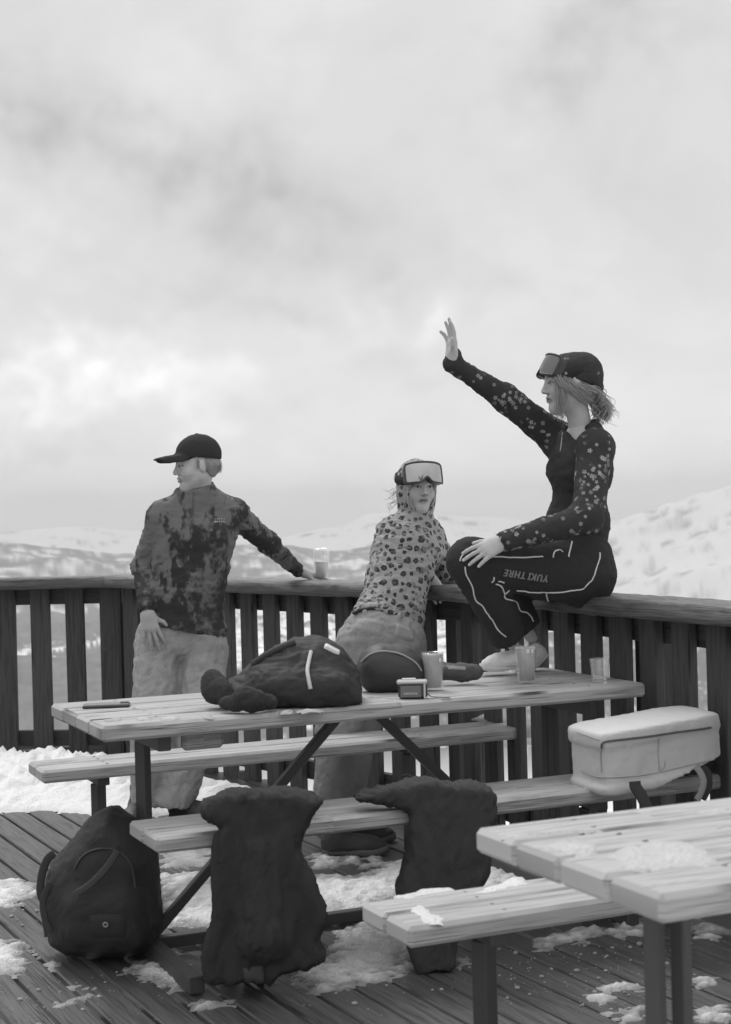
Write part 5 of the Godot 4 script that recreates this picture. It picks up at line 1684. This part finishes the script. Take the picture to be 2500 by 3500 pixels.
	# --- dark mitten behind the cups
	var mt := soft_thing("mitten", "worn two-tone mitten lying on the table between the glass and the pale shoe", "mitten", Vector3(0.3482, 0.7570, -5.5857), "mitten_shell", [
		[Vector3(0.2533, 0.8003, -5.4200), Vector3(0.3199, 0.7986, -5.4200), 0.0262, 0.0293], [Vector3(0.3231, 0.8016, -5.4200), Vector3(0.3651, 0.8025, -5.4000), 0.0293, 0.0262], [Vector3(0.2554, 0.8221, -5.4500), Vector3(0.2935, 0.8128, -5.4400), 0.0154, 0.0139]], 0.02, plain(0.075, 0.8), 0.004, 14.0, Vector3.ONE, 0.006, 0.758)
	st = mb()
	patch(st, mt[1], [Vector3(0.2492, 0.8579, -5.1000), Vector3(0.3132, 0.8533, -5.1000), Vector3(0.3099, 0.8388, -5.1000), Vector3(0.2517, 0.8418, -5.1000)], 0.004)
	child(mt[0], "pale_palm", done(st), plain(0.32, 0.8))
	# --- pale bag on the near bench
	var cream := cloth(0.86, M.weave, 7.0, 0.85)
	var by := 0.4189 - 0.05
	var bx := Basis(Vector3(cos(by), 0.085, -sin(by)).normalized(), Vector3.UP, Vector3.ZERO)
	bx.z = bx.x.cross(Vector3.UP).normalized(); bx.y = bx.z.cross(bx.x)
	var bc := Vector3(0.8790, 0.5748, -5.0600)
	var pb := thing("pale_backpack", "pale boxy backpack lying on the near bench", "backpack", Vector3(bc.x, 0.47, bc.z))
	var bf := Field.new(bc - Vector3(0.36, 0.2, 0.3), bc + Vector3(0.36, 0.2, 0.3), 0.008)
	bf.egg(bc, bx, Vector3(0.216, 0.100, 0.125), 0.012, 10.0)
	bf.egg(bc + bx.y * 0.075, bx, Vector3(0.224, 0.030, 0.131), 0.008, 7.0)
	bf.egg(bc - bx.y * 0.086 - bx.x * 0.01, bx, Vector3(0.218, 0.018, 0.128), 0.012, 6.0)
	bf.cut(bc - bx.y * 0.104 - bx.x * 0.06, (bx.x * 0.24 - bx.y).normalized(), 0.5)
	var bumpy := creases(0.0035, 5.0)
	child(pb, "bag_body", fuse([bf.arrays(func(p, n): return bumpy.call(p, n))]), cream)
	st = mb()
	band(st, bf, [Vector3(0.6412, 0.6830, -4.4000), Vector3(0.6441, 0.6967, -4.4000), Vector3(0.6594, 0.7026, -4.4000), Vector3(0.7224, 0.7085, -4.4000), Vector3(0.7854, 0.7144, -4.4000), Vector3(0.8485, 0.7216, -4.4000), Vector3(0.9242, 0.7296, -4.4000), Vector3(0.9494, 0.7328, -4.4000)], 0.0034, bumpy)
	child(pb, "zip", done(st), plain(0.10, 0.5))
	for line in [[Vector3(0.6386, 0.6793, -4.4000), Vector3(0.6378, 0.6479, -4.4000), Vector3(0.6395, 0.6164, -4.4000)], [Vector3(0.5818, 0.6217, -4.4000), Vector3(0.6379, 0.6026, -4.4000), Vector3(0.7196, 0.6030, -4.4000), Vector3(0.7827, 0.6089, -4.4000), Vector3(0.8585, 0.6245, -4.4000), Vector3(0.9344, 0.6401, -4.4000)], [Vector3(0.8016, 0.7065, -4.4000), Vector3(0.8003, 0.6562, -4.4000), Vector3(0.8017, 0.6159, -4.4000)], [Vector3(0.5746, 0.7300, -4.4000), Vector3(0.6343, 0.7071, -4.4000)], [Vector3(0.8030, 0.6159, -4.4000), Vector3(0.8158, 0.6256, -4.4000), Vector3(0.8188, 0.6431, -4.4000)]]:
		st = mb()
		band(st, bf, line, 0.0022, bumpy)
		child(pb, "seam", done(st), plain(0.42, 0.8))
	var webbing := plain(0.052, 0.8)
	strap(pb, "shoulder_strap", [Vector3(0.8034, 0.5134, -4.8300), Vector3(0.8056, 0.4954, -4.8300), Vector3(0.8215, 0.4702, -4.8300), Vector3(0.8372, 0.4366, -4.8300), Vector3(0.8424, 0.4227, -4.8300)], 0.036, webbing, Vector3(0, 0.3, 1))
	strap(pb, "shoulder_strap", [Vector3(1.0216, 0.5291, -4.9800), Vector3(1.0367, 0.5087, -4.9800), Vector3(1.0459, 0.4815, -4.9800), Vector3(1.0380, 0.4489, -4.9800), Vector3(1.0231, 0.4237, -4.9800)], 0.022, cloth(0.5, M.weave, 3.0), Vector3(0, 0.3, 1))
	strap(pb, "shoulder_strap", [Vector3(1.0470, 0.5223, -5.0000), Vector3(1.0636, 0.5019, -5.0000), Vector3(1.0655, 0.4632, -5.0000), Vector3(1.0533, 0.4364, -5.0000), Vector3(1.0443, 0.4195, -5.0000)], 0.026, webbing, Vector3(0, 0.3, 1))
	soft_thing("rolled_mat", "dark padded roll under the pale backpack", "roll", Vector3(0.9246, 0.4700, -5.0403), "roll", [
		[Vector3(0.8493, 0.4812, -5.0200), Vector3(1.1070, 0.4975, -5.1800), 0.0146, 0.0204]], 0.02, black, 0.003, 14.0, Vector3.ONE, 0.007, 0.4705)
	# --- jackets thrown over the near bench
	var j1 := soft_thing("jacket", "tall black jacket hung over the left of the near bench, collar up", "jacket", Vector3(-0.28, 0.0, -4.42), "jacket_body", [
		[Vector3(-0.4548, 0.5143, -4.5600), Vector3(-0.1824, 0.5194, -4.6000), 0.0309, 0.0309], [Vector3(-0.3979, 0.5074, -4.6600), Vector3(-0.2121, 0.5122, -4.6800), 0.0315, 0.0289], [Vector3(-0.3244, 0.4046, -4.4200), Vector3(-0.3163, 0.1824, -4.4000), 0.0503, 0.0654]], 0.035, black, 0.011, 4.2, Vector3(2.8, 0.55, 1.4), 0.010, 0.002, "",
		[[PackedVector2Array([Vector2(-0.4900, 0.5315), Vector2(-0.4830, 0.5554), Vector2(-0.4327, 0.5845), Vector2(-0.3677, 0.5968), Vector2(-0.2928, 0.5961), Vector2(-0.2421, 0.5961), Vector2(-0.1866, 0.5832), Vector2(-0.1328, 0.5526), Vector2(-0.1537, 0.5316), Vector2(-0.1761, 0.4979), Vector2(-0.1899, 0.4576), Vector2(-0.2034, 0.4237), Vector2(-0.1857, 0.3763), Vector2(-0.1620, 0.3110), Vector2(-0.1417, 0.2609), Vector2(-0.1276, 0.2200), Vector2(-0.1572, 0.1548), Vector2(-0.1380, 0.1111), Vector2(-0.1526, 0.0861), Vector2(-0.1937, 0.0681), Vector2(-0.2560, 0.0634), Vector2(-0.3038, 0.0317), Vector2(-0.3543, 0.0432), Vector2(-0.4180, 0.0321), Vector2(-0.4849, 0.0453), Vector2(-0.5077, 0.0954), Vector2(-0.4880, 0.1698), Vector2(-0.4702, 0.2188), Vector2(-0.4632, 0.3430), Vector2(-0.4590, 0.4063), Vector2(-0.4512, 0.4619), Vector2(-0.4352, 0.4894), Vector2(-0.4728, 0.5095)]), -4.44, 0.06, 0.4, 0.026, 0.055]])
	st = mb()
	patch(st, j1[1], [Vector3(-0.3368, 0.2252, -3.9500), Vector3(-0.2859, 0.2284, -3.9500), Vector3(-0.2837, 0.1832, -3.9500), Vector3(-0.3325, 0.1731, -3.9500)], 0.004)
	child(j1[0], "hem_tab", done(st), plain(0.065, 0.7))
	var j2 := soft_thing("jacket", "dark jacket draped over the middle of the near bench, a sleeve along it", "jacket", Vector3(0.12, 0.0, -4.72), "jacket_body", [
		[Vector3(0.1378, 0.4547, -5.0000), Vector3(0.3303, 0.4396, -5.0000), 0.0486, 0.0514], [Vector3(0.0313, 0.4394, -5.1000), Vector3(0.1757, 0.4472, -5.0600), 0.0257, 0.0400], [Vector3(0.1784, 0.4496, -4.7800), Vector3(0.1238, 0.2418, -4.7400), 0.0357, 0.0521], [Vector3(0.2754, 0.4569, -4.8000), Vector3(0.2885, 0.2736, -4.7600), 0.0384, 0.0494]], 0.04, cloth(0.080, M.weave, 2.5), 0.011, 4.6, Vector3(2.4, 0.6, 1.2), 0.010, 0.002, "",
		[[PackedVector2Array([Vector2(-0.0718, 0.5107), Vector2(-0.0378, 0.5326), Vector2(0.0297, 0.5482), Vector2(0.1010, 0.5598), Vector2(0.1361, 0.5669), Vector2(0.2911, 0.5508), Vector2(0.3523, 0.5331), Vector2(0.3704, 0.5072), Vector2(0.3708, 0.4709), Vector2(0.3674, 0.4415), Vector2(0.3474, 0.3952), Vector2(0.3480, 0.3161), Vector2(0.3429, 0.2746), Vector2(0.3219, 0.2403), Vector2(0.2744, 0.1692), Vector2(0.2344, 0.0737), Vector2(0.2274, 0.0096), Vector2(0.1959, -0.0137), Vector2(0.1157, -0.0076), Vector2(0.0901, 0.0400), Vector2(0.0792, 0.1341), Vector2(0.0610, 0.2083), Vector2(0.0538, 0.2393), Vector2(0.0852, 0.3136), Vector2(0.0995, 0.4003), Vector2(0.0984, 0.4580), Vector2(0.0654, 0.4776), Vector2(0.0186, 0.4842), Vector2(-0.0387, 0.4978)]), -4.69, -0.06, 0.4, 0.024, 0.052]])
	st = mb()
	tube(st, spline([Vector3(0.0916, 0.5269, -4.9600), Vector3(0.1101, 0.5292, -4.9600), Vector3(0.1311, 0.5187, -4.9600), Vector3(0.1447, 0.4985, -4.9600)], 6), [0.003], 6)
	child(j2[0], "hanging_loop", done(st), dark)
	# --- black backpack on the deck
	var k1 := soft_thing("black_backpack", "bulky black backpack standing on the deck at the left bench end", "backpack", Vector3(-0.80, 0.0, -4.86), "pack_body", [
		[Vector3(-0.8736, 0.1902, -4.7800), Vector3(-0.7643, 0.1873, -4.7800), 0.0713, 0.0713], [Vector3(-0.8711, 0.2904, -4.8200), Vector3(-0.7747, 0.2878, -4.8200), 0.0603, 0.0603], [Vector3(-0.8822, 0.1221, -4.7800), Vector3(-0.7525, 0.1187, -4.7800), 0.0603, 0.0603]], 0.04, shell, 0.006, 5.0, Vector3(1, 1, 1), 0.010, 0.002, "",
		[[PackedVector2Array([Vector2(-0.8478, 0.4541), Vector2(-0.8137, 0.4645), Vector2(-0.7956, 0.4584), Vector2(-0.7709, 0.4366), Vector2(-0.7350, 0.4118), Vector2(-0.7110, 0.3619), Vector2(-0.6770, 0.3146), Vector2(-0.6731, 0.2485), Vector2(-0.6698, 0.1626), Vector2(-0.6685, 0.1049), Vector2(-0.6752, 0.0615), Vector2(-0.6933, 0.0170), Vector2(-0.7796, -0.0047), Vector2(-0.8656, -0.0109), Vector2(-0.9664, 0.0058), Vector2(-1.0245, 0.0425), Vector2(-1.0278, 0.1284), Vector2(-1.0323, 0.1735), Vector2(-1.0243, 0.2633), Vector2(-1.0065, 0.2994), Vector2(-0.9834, 0.3227), Vector2(-0.9429, 0.3638), Vector2(-0.9009, 0.4119), Vector2(-0.8806, 0.4339)]), -4.92, 0.05, 0.3, 0.08, 0.15]])
	var kr: Node3D = k1[0]
	strap(kr, "shoulder_strap", [Vector3(-1.0036, 0.3139, -4.9500), Vector3(-1.0267, 0.2961, -4.9500), Vector3(-1.0448, 0.2513, -4.9500), Vector3(-1.0520, 0.1949, -4.9500), Vector3(-1.0416, 0.1593, -4.9500), Vector3(-1.0348, 0.0954, -4.9500), Vector3(-1.0302, 0.0528, -4.9500)], 0.026, webbing, Vector3(0.3, 0.2, 1))
	strap(kr, "shoulder_strap", [Vector3(-0.9892, 0.2568, -4.8000), Vector3(-1.0126, 0.2026, -4.8000), Vector3(-1.0085, 0.1476, -4.8000), Vector3(-0.9932, 0.1060, -4.8000)], 0.020, webbing, Vector3(0.3, 0.2, 1))
	strap(kr, "side_strap", [Vector3(-0.7648, 0.3685, -4.7000), Vector3(-0.8024, 0.3158, -4.7000), Vector3(-0.8507, 0.2700, -4.7000), Vector3(-0.8916, 0.2442, -4.7000)], 0.022, webbing, Vector3(0, 0.3, 1))
	st = mb()
	band(st, k1[1], [Vector3(-0.8201, 0.4069, -4.3000), Vector3(-0.7946, 0.4431, -4.3000), Vector3(-0.7511, 0.4604, -4.3000), Vector3(-0.7022, 0.4530, -4.3000), Vector3(-0.6663, 0.4151, -4.3000), Vector3(-0.6556, 0.3534, -4.3000)], 0.003)
	child(kr, "zip", done(st), plain(0.06, 0.4))
	st = mb()
	var e0 := Vector3(-0.7368, 0.2572, -4.3000)
	var e1: Vector3 = k1[1].meet(e0, (e0 - Vector3(0, EYE, 0)).normalized(), 2.0)
	var en: Vector3 = k1[1].slope(e1)
	lathe(st, [Vector2(0.004, 0.0), Vector2(0.0085, 0.0), Vector2(0.009, 0.002), Vector2(0.008, 0.0035), Vector2(0.005, 0.0035), Vector2(0.004, 0.002)], Transform3D(Basis(Quaternion(Vector3.UP, en)), e1 + en * 0.011), 18)
	child(kr, "round_badge", done(st), plain(0.30, 0.5))
	st = mb()
	patch(st, k1[1], [Vector3(-0.7853, 0.2831, -4.3000), Vector3(-0.6821, 0.2804, -4.3000), Vector3(-0.6839, 0.2128, -4.3000), Vector3(-0.7846, 0.2155, -4.3000)], 0.006)
	child(kr, "front_pocket", done(st), shell)


# ---------- snow

# lumpy snow lying inside outlines (x, z) on a level
func snow_sheet(called: String, label: String, outlines: Array, level: float, cell: float, slope_of: float, ragged: float, faint := 0.45, dirty := 0.2) -> void:
	var lo := Vector2(1e9, 1e9); var hi := Vector2(-1e9, -1e9)
	for q in outlines:
		for p in q[0]:
			lo = lo.min(p); hi = hi.max(p)
	lo -= Vector2.ONE * 0.12; hi += Vector2.ONE * 0.12
	var nx := int((hi.x - lo.x) / cell) + 2; var nz := int((hi.y - lo.y) / cell) + 2
	var h := PackedFloat32Array(); h.resize(nx * nz); h.fill(-1.0)
	var n1 := noise(1.0, 4, 501); var n2 := noise(1.0, 3, 502)
	for q in outlines:
		var poly: PackedVector2Array = q[0]
		var top: float = q[1]
		var a := Vector2(1e9, 1e9); var b := Vector2(-1e9, -1e9)
		for p in poly:
			a = a.min(p); b = b.max(p)
		a -= Vector2.ONE * 0.1; b += Vector2.ONE * 0.1
		for z in range(maxi(0, int((a.y - lo.y) / cell)), mini(nz - 1, int((b.y - lo.y) / cell) + 1)):
			for x in range(maxi(0, int((a.x - lo.x) / cell)), mini(nx - 1, int((b.x - lo.x) / cell) + 1)):
				var p := lo + Vector2(x, z) * cell
				var d := 1e9
				for i in poly.size():
					var c := Geometry2D.get_closest_point_to_segment(p, poly[i], poly[(i + 1) % poly.size()])
					d = minf(d, c.distance_squared_to(p))
				d = sqrt(d)
				if not Geometry2D.is_point_in_polygon(p, poly): d = -d
				d += ragged * (n1.get_noise_2d(p.x * 9.0, p.y * 9.0) + 0.55 * n2.get_noise_2d(p.x * 34.0, p.y * 34.0))
				if d > -0.02:
					var rise := top * (1.0 - exp(-maxf(d, 0.0) * slope_of / top)) * (0.72 + 0.5 * absf(n2.get_noise_2d(p.x * 7.0, p.y * 7.0)))
					var w := rise * (1.0 + 0.35 * n1.get_noise_2d(p.x * 4.0 + 7.0, p.y * 4.0)) + minf(0.012, top * 0.5) * (n2.get_noise_2d(p.x * 16.0, p.y * 16.0) + 0.25 * n1.get_noise_2d(p.x * 45.0, p.y * 45.0)) * smoothstep(0.0, 0.03, d) + (d if d < 0.0 else 0.0)
					h[z * nx + x] = maxf(h[z * nx + x], w)
	var v := PackedVector3Array(); var f := PackedInt32Array(); var col := PackedColorArray()
	var id := PackedInt32Array(); id.resize(nx * nz); id.fill(-1)
	for z in nz - 1:
		for x in nx - 1:
			var i := z * nx + x
			if maxf(maxf(h[i], h[i + 1]), maxf(h[i + nx], h[i + nx + 1])) > 0.0:
				for k in [i, i + 1, i + nx, i + nx + 1]:
					if id[k] < 0:
						id[k] = v.size()
						var p := lo + Vector2(k % nx, k / nx) * cell
						v.append(Vector3(p.x, level + maxf(h[k], -0.004) , p.y))
						var thin := smoothstep(0.0, 0.014, h[k])
						var dirt := 1.0 - dirty + dirty * smoothstep(-0.4, 0.1, n1.get_noise_2d(p.x * 3.0, p.y * 3.0))
						var t := lerpf(faint, 1.0, thin) * dirt
						col.append(Color(t, t, t))
				f.append_array([id[i], id[i + 1], id[i + nx], id[i + 1], id[i + nx + 1], id[i + nx]])
	var arr := []
	arr.resize(Mesh.ARRAY_MAX)
	arr[Mesh.ARRAY_VERTEX] = v; arr[Mesh.ARRAY_COLOR] = col; arr[Mesh.ARRAY_INDEX] = f
	var st := SurfaceTool.new()
	st.create_from_arrays(arr, Mesh.PRIMITIVE_TRIANGLES)
	st.generate_normals()
	var o := obj(called, st.commit(), M.snow, null, "stuff")
	o.set_meta("label", label)
	

func make_snow() -> void:
	var bank := PackedVector2Array([Vector2(-1.938, -7.378), Vector2(-1.539, -7.390), Vector2(-1.236, -7.217), Vector2(-1.021, -7.156), Vector2(-0.811, -7.289), Vector2(-0.565, -7.344), Vector2(-0.297, -7.501)])
	bank.append_array(PackedVector2Array([Vector2(-0.12, -7.18), Vector2(-0.62, -7.80), Vector2(-1.40, -8.76), Vector2(-3.2, -9.0)]))
	snow_sheet("snow_bank", "deep white bank of snow heaped along the left railing", [[bank, 0.26]], 0.0, 0.024, 0.5, 0.028, 0.8, 0.05)
	snow_sheet("deck_snow", "patches and crumbs of melting snow trodden over the deck boards", [
		[PackedVector2Array([Vector2(-1.528, -5.988), Vector2(-1.375, -5.993), Vector2(-1.271, -5.923), Vector2(-1.231, -5.744), Vector2(-1.269, -5.662), Vector2(-1.263, -5.520), Vector2(-1.314, -5.576), Vector2(-1.399, -5.472)]), 0.035],
		[PackedVector2Array([Vector2(-1.318, -5.147), Vector2(-1.164, -5.116), Vector2(-1.103, -5.005), Vector2(-1.095, -4.903), Vector2(-1.064, -4.724), Vector2(-1.112, -4.696), Vector2(-1.213, -4.723)]), 0.05],
		[PackedVector2Array([Vector2(-0.812, -5.981), Vector2(-0.628, -6.058), Vector2(-0.400, -6.009), Vector2(-0.242, -5.917), Vector2(-0.073, -5.897), Vector2(0.066, -6.108), Vector2(0.225, -6.169), Vector2(0.456, -6.182), Vector2(0.622, -5.929), Vector2(0.783, -5.527), Vector2(0.638, -5.384), Vector2(0.253, -5.363), Vector2(0.071, -5.506), Vector2(-0.115, -5.311), Vector2(-0.410, -5.196), Vector2(-0.705, -5.237)]), 0.045],
		[PackedVector2Array([Vector2(-0.263, -4.630), Vector2(-0.149, -4.855), Vector2(-0.134, -5.157), Vector2(-0.054, -5.229), Vector2(0.092, -5.091), Vector2(0.159, -4.926), Vector2(0.122, -4.686), Vector2(0.027, -4.560), Vector2(-0.179, -4.471)]), 0.03],
		[PackedVector2Array([Vector2(-0.774, -4.767), Vector2(-0.706, -4.867), Vector2(-0.639, -4.940), Vector2(-0.557, -4.748), Vector2(-0.529, -4.522), Vector2(-0.613, -4.572), Vector2(-0.718, -4.661)]), 0.03], [PackedVector2Array([Vector2(-0.522, -4.430), Vector2(-0.486, -4.476), Vector2(-0.440, -4.423), Vector2(-0.439, -4.358), Vector2(-0.499, -4.355)]), 0.02],
		[PackedVector2Array([Vector2(0.434, -4.860), Vector2(0.500, -4.955), Vector2(0.614, -5.072), Vector2(0.745, -5.126), Vector2(0.727, -4.944), Vector2(0.620, -4.903), Vector2(0.503, -4.853)]), 0.03], [PackedVector2Array([Vector2(0.766, -5.192), Vector2(0.845, -5.242), Vector2(0.894, -5.179), Vector2(0.850, -4.963), Vector2(0.767, -4.945), Vector2(0.737, -5.028)]), 0.03],
		[PackedVector2Array([Vector2(0.999, -5.112), Vector2(1.151, -5.269), Vector2(1.269, -5.257), Vector2(1.200, -4.982), Vector2(1.016, -4.921)]), 0.03], [PackedVector2Array([Vector2(0.221, -4.781), Vector2(0.278, -4.805), Vector2(0.307, -4.764), Vector2(0.291, -4.708), Vector2(0.226, -4.723)]), 0.02],
		[PackedVector2Array([Vector2(0.630, -4.456), Vector2(0.680, -4.468), Vector2(0.666, -4.402), Vector2(0.626, -4.398)]), 0.022], [PackedVector2Array([Vector2(0.704, -4.475), Vector2(0.740, -4.480), Vector2(0.728, -4.422), Vector2(0.700, -4.424)]), 0.022], [PackedVector2Array([Vector2(0.576, -4.385), Vector2(0.642, -4.388), Vector2(0.628, -4.317), Vector2(0.573, -4.329)]), 0.018],
		[PackedVector2Array([Vector2(0.890, -4.510), Vector2(0.973, -4.538), Vector2(0.967, -4.452), Vector2(0.908, -4.415), Vector2(0.884, -4.442)]), 0.025], [PackedVector2Array([Vector2(0.644, -4.261), Vector2(0.721, -4.285), Vector2(0.713, -4.172), Vector2(0.640, -4.163)]), 0.02], [PackedVector2Array([Vector2(0.847, -4.244), Vector2(0.922, -4.253), Vector2(0.947, -4.153), Vector2(0.848, -4.131)]), 0.02],
		[PackedVector2Array([Vector2(-0.256, -6.308), Vector2(-0.157, -6.338), Vector2(-0.139, -6.055), Vector2(-0.228, -6.012)]), 0.05], [PackedVector2Array([Vector2(-0.144, -6.337), Vector2(-0.058, -6.394), Vector2(-0.046, -6.122), Vector2(-0.126, -6.076)]), 0.05], [PackedVector2Array([Vector2(-0.048, -6.283), Vector2(0.033, -6.274), Vector2(0.026, -6.035), Vector2(-0.036, -6.035)]), 0.045],
		[PackedVector2Array([Vector2(-0.879, -4.595), Vector2(-0.822, -4.608), Vector2(-0.790, -4.494), Vector2(-0.845, -4.482)]), 0.012], [PackedVector2Array([Vector2(-0.892, -4.461), Vector2(-0.865, -4.467), Vector2(-0.859, -4.417), Vector2(-0.882, -4.419)]), 0.010], [PackedVector2Array([Vector2(-1.028, -4.877), Vector2(-0.987, -4.883), Vector2(-0.969, -4.804), Vector2(-0.999, -4.788)]), 0.015],
		[PackedVector2Array([Vector2(-0.877, -6.512), Vector2(-0.677, -6.558), Vector2(-0.640, -6.113), Vector2(-0.823, -6.096)]), 0.006]], 0.0, 0.0115, 0.26, 0.055, 0.4, 0.3)
	# loose crumbs
	var cm := SphereMesh.new()
	cm.radius = 0.5; cm.height = 0.8; cm.radial_segments = 7; cm.rings = 4
	var mm := MultiMesh.new()
	mm.transform_format = MultiMesh.TRANSFORM_3D
	mm.mesh = cm
	var spots := []
	var r := RandomNumberGenerator.new(); r.seed = 99
	for q in [Vector2(0.612, -4.642), Vector2(0.466, -4.521), Vector2(0.800, -4.580), Vector2(0.662, -4.298), Vector2(0.879, -4.280), Vector2(-0.897, -4.554), Vector2(-0.666, -4.577), Vector2(-1.098, -4.943), Vector2(0.315, -4.578), Vector2(-0.051, -4.567), Vector2(0.564, -4.788), Vector2(-0.717, -6.083), Vector2(-1.208, -5.452), Vector2(0.909, -4.805)]:
		for i in 26:
			var p: Vector2 = q + Vector2(r.randfn(), r.randfn()) * Vector2(0.11, 0.14)
			var s := 0.003 + 0.010 * pow(r.randf(), 4.0)
			spots.append(Transform3D(Basis().rotated(Vector3(r.randf(), r.randf(), 0.1).normalized(), r.randf() * 3.0).scaled(Vector3(s * 1.5, s, s)), Vector3(p.x, s * 0.25, p.y)))
	mm.instance_count = spots.size()
	for i in spots.size(): mm.set_instance_transform(i, spots[i])
	var o := MultiMeshInstance3D.new()
	o.name = "snow_crumbs"
	o.multimesh = mm
	o.material_override = M.snow
	add_child(o)
	o.set_meta("kind", "stuff")
	o.set_meta("label", "small crumbs of snow scattered on the wet boards")
	# what is left on the tables
	snow_sheet("table_snow", "wet melting snow on the nearer table", [
		[PackedVector2Array([Vector2(0.299, -2.803), Vector2(0.333, -2.852), Vector2(0.381, -2.846), Vector2(0.390, -2.784), Vector2(0.362, -2.729), Vector2(0.320, -2.741)]), 0.005], [PackedVector2Array([Vector2(0.399, -2.699), Vector2(0.447, -2.755), Vector2(0.499, -2.824), Vector2(0.551, -2.802), Vector2(0.584, -2.731), Vector2(0.565, -2.612), Vector2(0.496, -2.603), Vector2(0.435, -2.594)]), 0.0035],
		[PackedVector2Array([Vector2(0.257, -2.914), Vector2(0.310, -2.936), Vector2(0.380, -2.943), Vector2(0.378, -2.919), Vector2(0.305, -2.895), Vector2(0.263, -2.885)]), 0.005], [PackedVector2Array([Vector2(0.394, -2.937), Vector2(0.420, -2.942), Vector2(0.416, -2.918), Vector2(0.393, -2.917)]), 0.005], [PackedVector2Array([Vector2(0.642, -2.959), Vector2(0.724, -2.983), Vector2(0.712, -2.933), Vector2(0.643, -2.926)]), 0.006], [PackedVector2Array([Vector2(0.645, -3.093), Vector2(0.759, -3.124), Vector2(0.752, -3.097), Vector2(0.646, -3.074)]), 0.004]], 0.757, 0.006, 0.15, 0.032, 0.62, 0.2)
	snow_sheet("table_snow", "thin streaks of wet snow on the nearer table's bench", [
		[PackedVector2Array([Vector2(0.070, -3.527), Vector2(0.097, -3.557), Vector2(0.146, -3.426), Vector2(0.135, -3.390), Vector2(0.101, -3.401)]), 0.006], [PackedVector2Array([Vector2(0.225, -3.652), Vector2(0.273, -3.726), Vector2(0.341, -3.769), Vector2(0.380, -3.732), Vector2(0.323, -3.694), Vector2(0.266, -3.639)]), 0.010], [PackedVector2Array([Vector2(0.318, -3.757), Vector2(0.334, -3.816), Vector2(0.354, -3.790), Vector2(0.354, -3.744)]), 0.016], [PackedVector2Array([Vector2(0.048, -3.645), Vector2(0.112, -3.699), Vector2(0.177, -3.719), Vector2(0.175, -3.692), Vector2(0.067, -3.609)]), 0.004]], 0.47, 0.006, 0.35, 0.014, 0.85, 0.1)
	snow_sheet("table_snow", "snow crumbs along the front edge of the long table", [
		[PackedVector2Array([Vector2(-0.801, -4.736), Vector2(-0.757, -4.768), Vector2(-0.741, -4.683), Vector2(-0.785, -4.672)]), 0.008], [PackedVector2Array([Vector2(-0.708, -4.727), Vector2(-0.666, -4.771), Vector2(-0.653, -4.686), Vector2(-0.694, -4.674)]), 0.009], [PackedVector2Array([Vector2(-0.637, -4.724), Vector2(-0.575, -4.753), Vector2(-0.567, -4.679), Vector2(-0.624, -4.670)]), 0.007], [PackedVector2Array([Vector2(-0.511, -4.761), Vector2(-0.483, -4.776), Vector2(-0.476, -4.712), Vector2(-0.503, -4.707)]), 0.007], [PackedVector2Array([Vector2(-0.280, -4.820), Vector2(-0.240, -4.845), Vector2(-0.237, -4.779), Vector2(-0.275, -4.776)]), 0.010], [PackedVector2Array([Vector2(-0.233, -4.832), Vector2(-0.144, -4.858), Vector2(-0.142, -4.792), Vector2(-0.224, -4.787)]), 0.008], [PackedVector2Array([Vector2(-0.033, -5.116), Vector2(0.011, -5.156), Vector2(0.004, -5.058), Vector2(-0.027, -5.053)]), 0.010]], 0.757, 0.005, 0.5, 0.010)
	snow_sheet("table_snow", "little pile of snow at the right end of the far bench", [[PackedVector2Array([Vector2(0.428, -6.684), Vector2(0.479, -6.807), Vector2(0.524, -6.768), Vector2(0.543, -6.647), Vector2(0.482, -6.602)]), 0.02]], 0.47, 0.006, 0.8, 0.008)


func _ready() -> void:
	rng.seed = 20
	set_view()
	make_materials()
	make_ground()
	make_deck()
	make_railing(BEND[0], BEND[1], "left stretch of dark railing with wide gaps, behind the snow bank", 1.036, 0.09, 0.0, [0.4, 1.92], 0.204)
	make_railing(BEND[1], BEND[2], "middle stretch of dark railing behind the three people's cups and bags", 1.036, 0.10, -0.1, [0.06, 2.74])
	make_railing(BEND[2], BEND[3], "right stretch of dark railing that the waving person sits on", 1.036, 0.08, -0.1, [1.3])
	make_table("long picnic table laden with a dark jacket, cups and a camera", Vector3(-0.776, 0, -4.572), YAW, 1.87, [0.08, 2.04, -0.245, 0.285], [0.06, 2.02, 1.10, 0.265], 0.675, [Vector2(0, -0.022), Vector2(0, 0.022)])
	make_table("nearer picnic table at the right, cut by the frame, with melting snow on top", Vector3(0.442, 0, -2.432), YAW + 0.01, 1.87, [0.08, 2.04, -0.52, 0.285], [0.05, 2.02, 1.0, 0.255], 0.61, [Vector2(-0.028, 0.0), Vector2(0.028, 0.0)])
	people_and_things()


func people_and_things() -> void:
	make_people()
	make_things()
	make_snow()
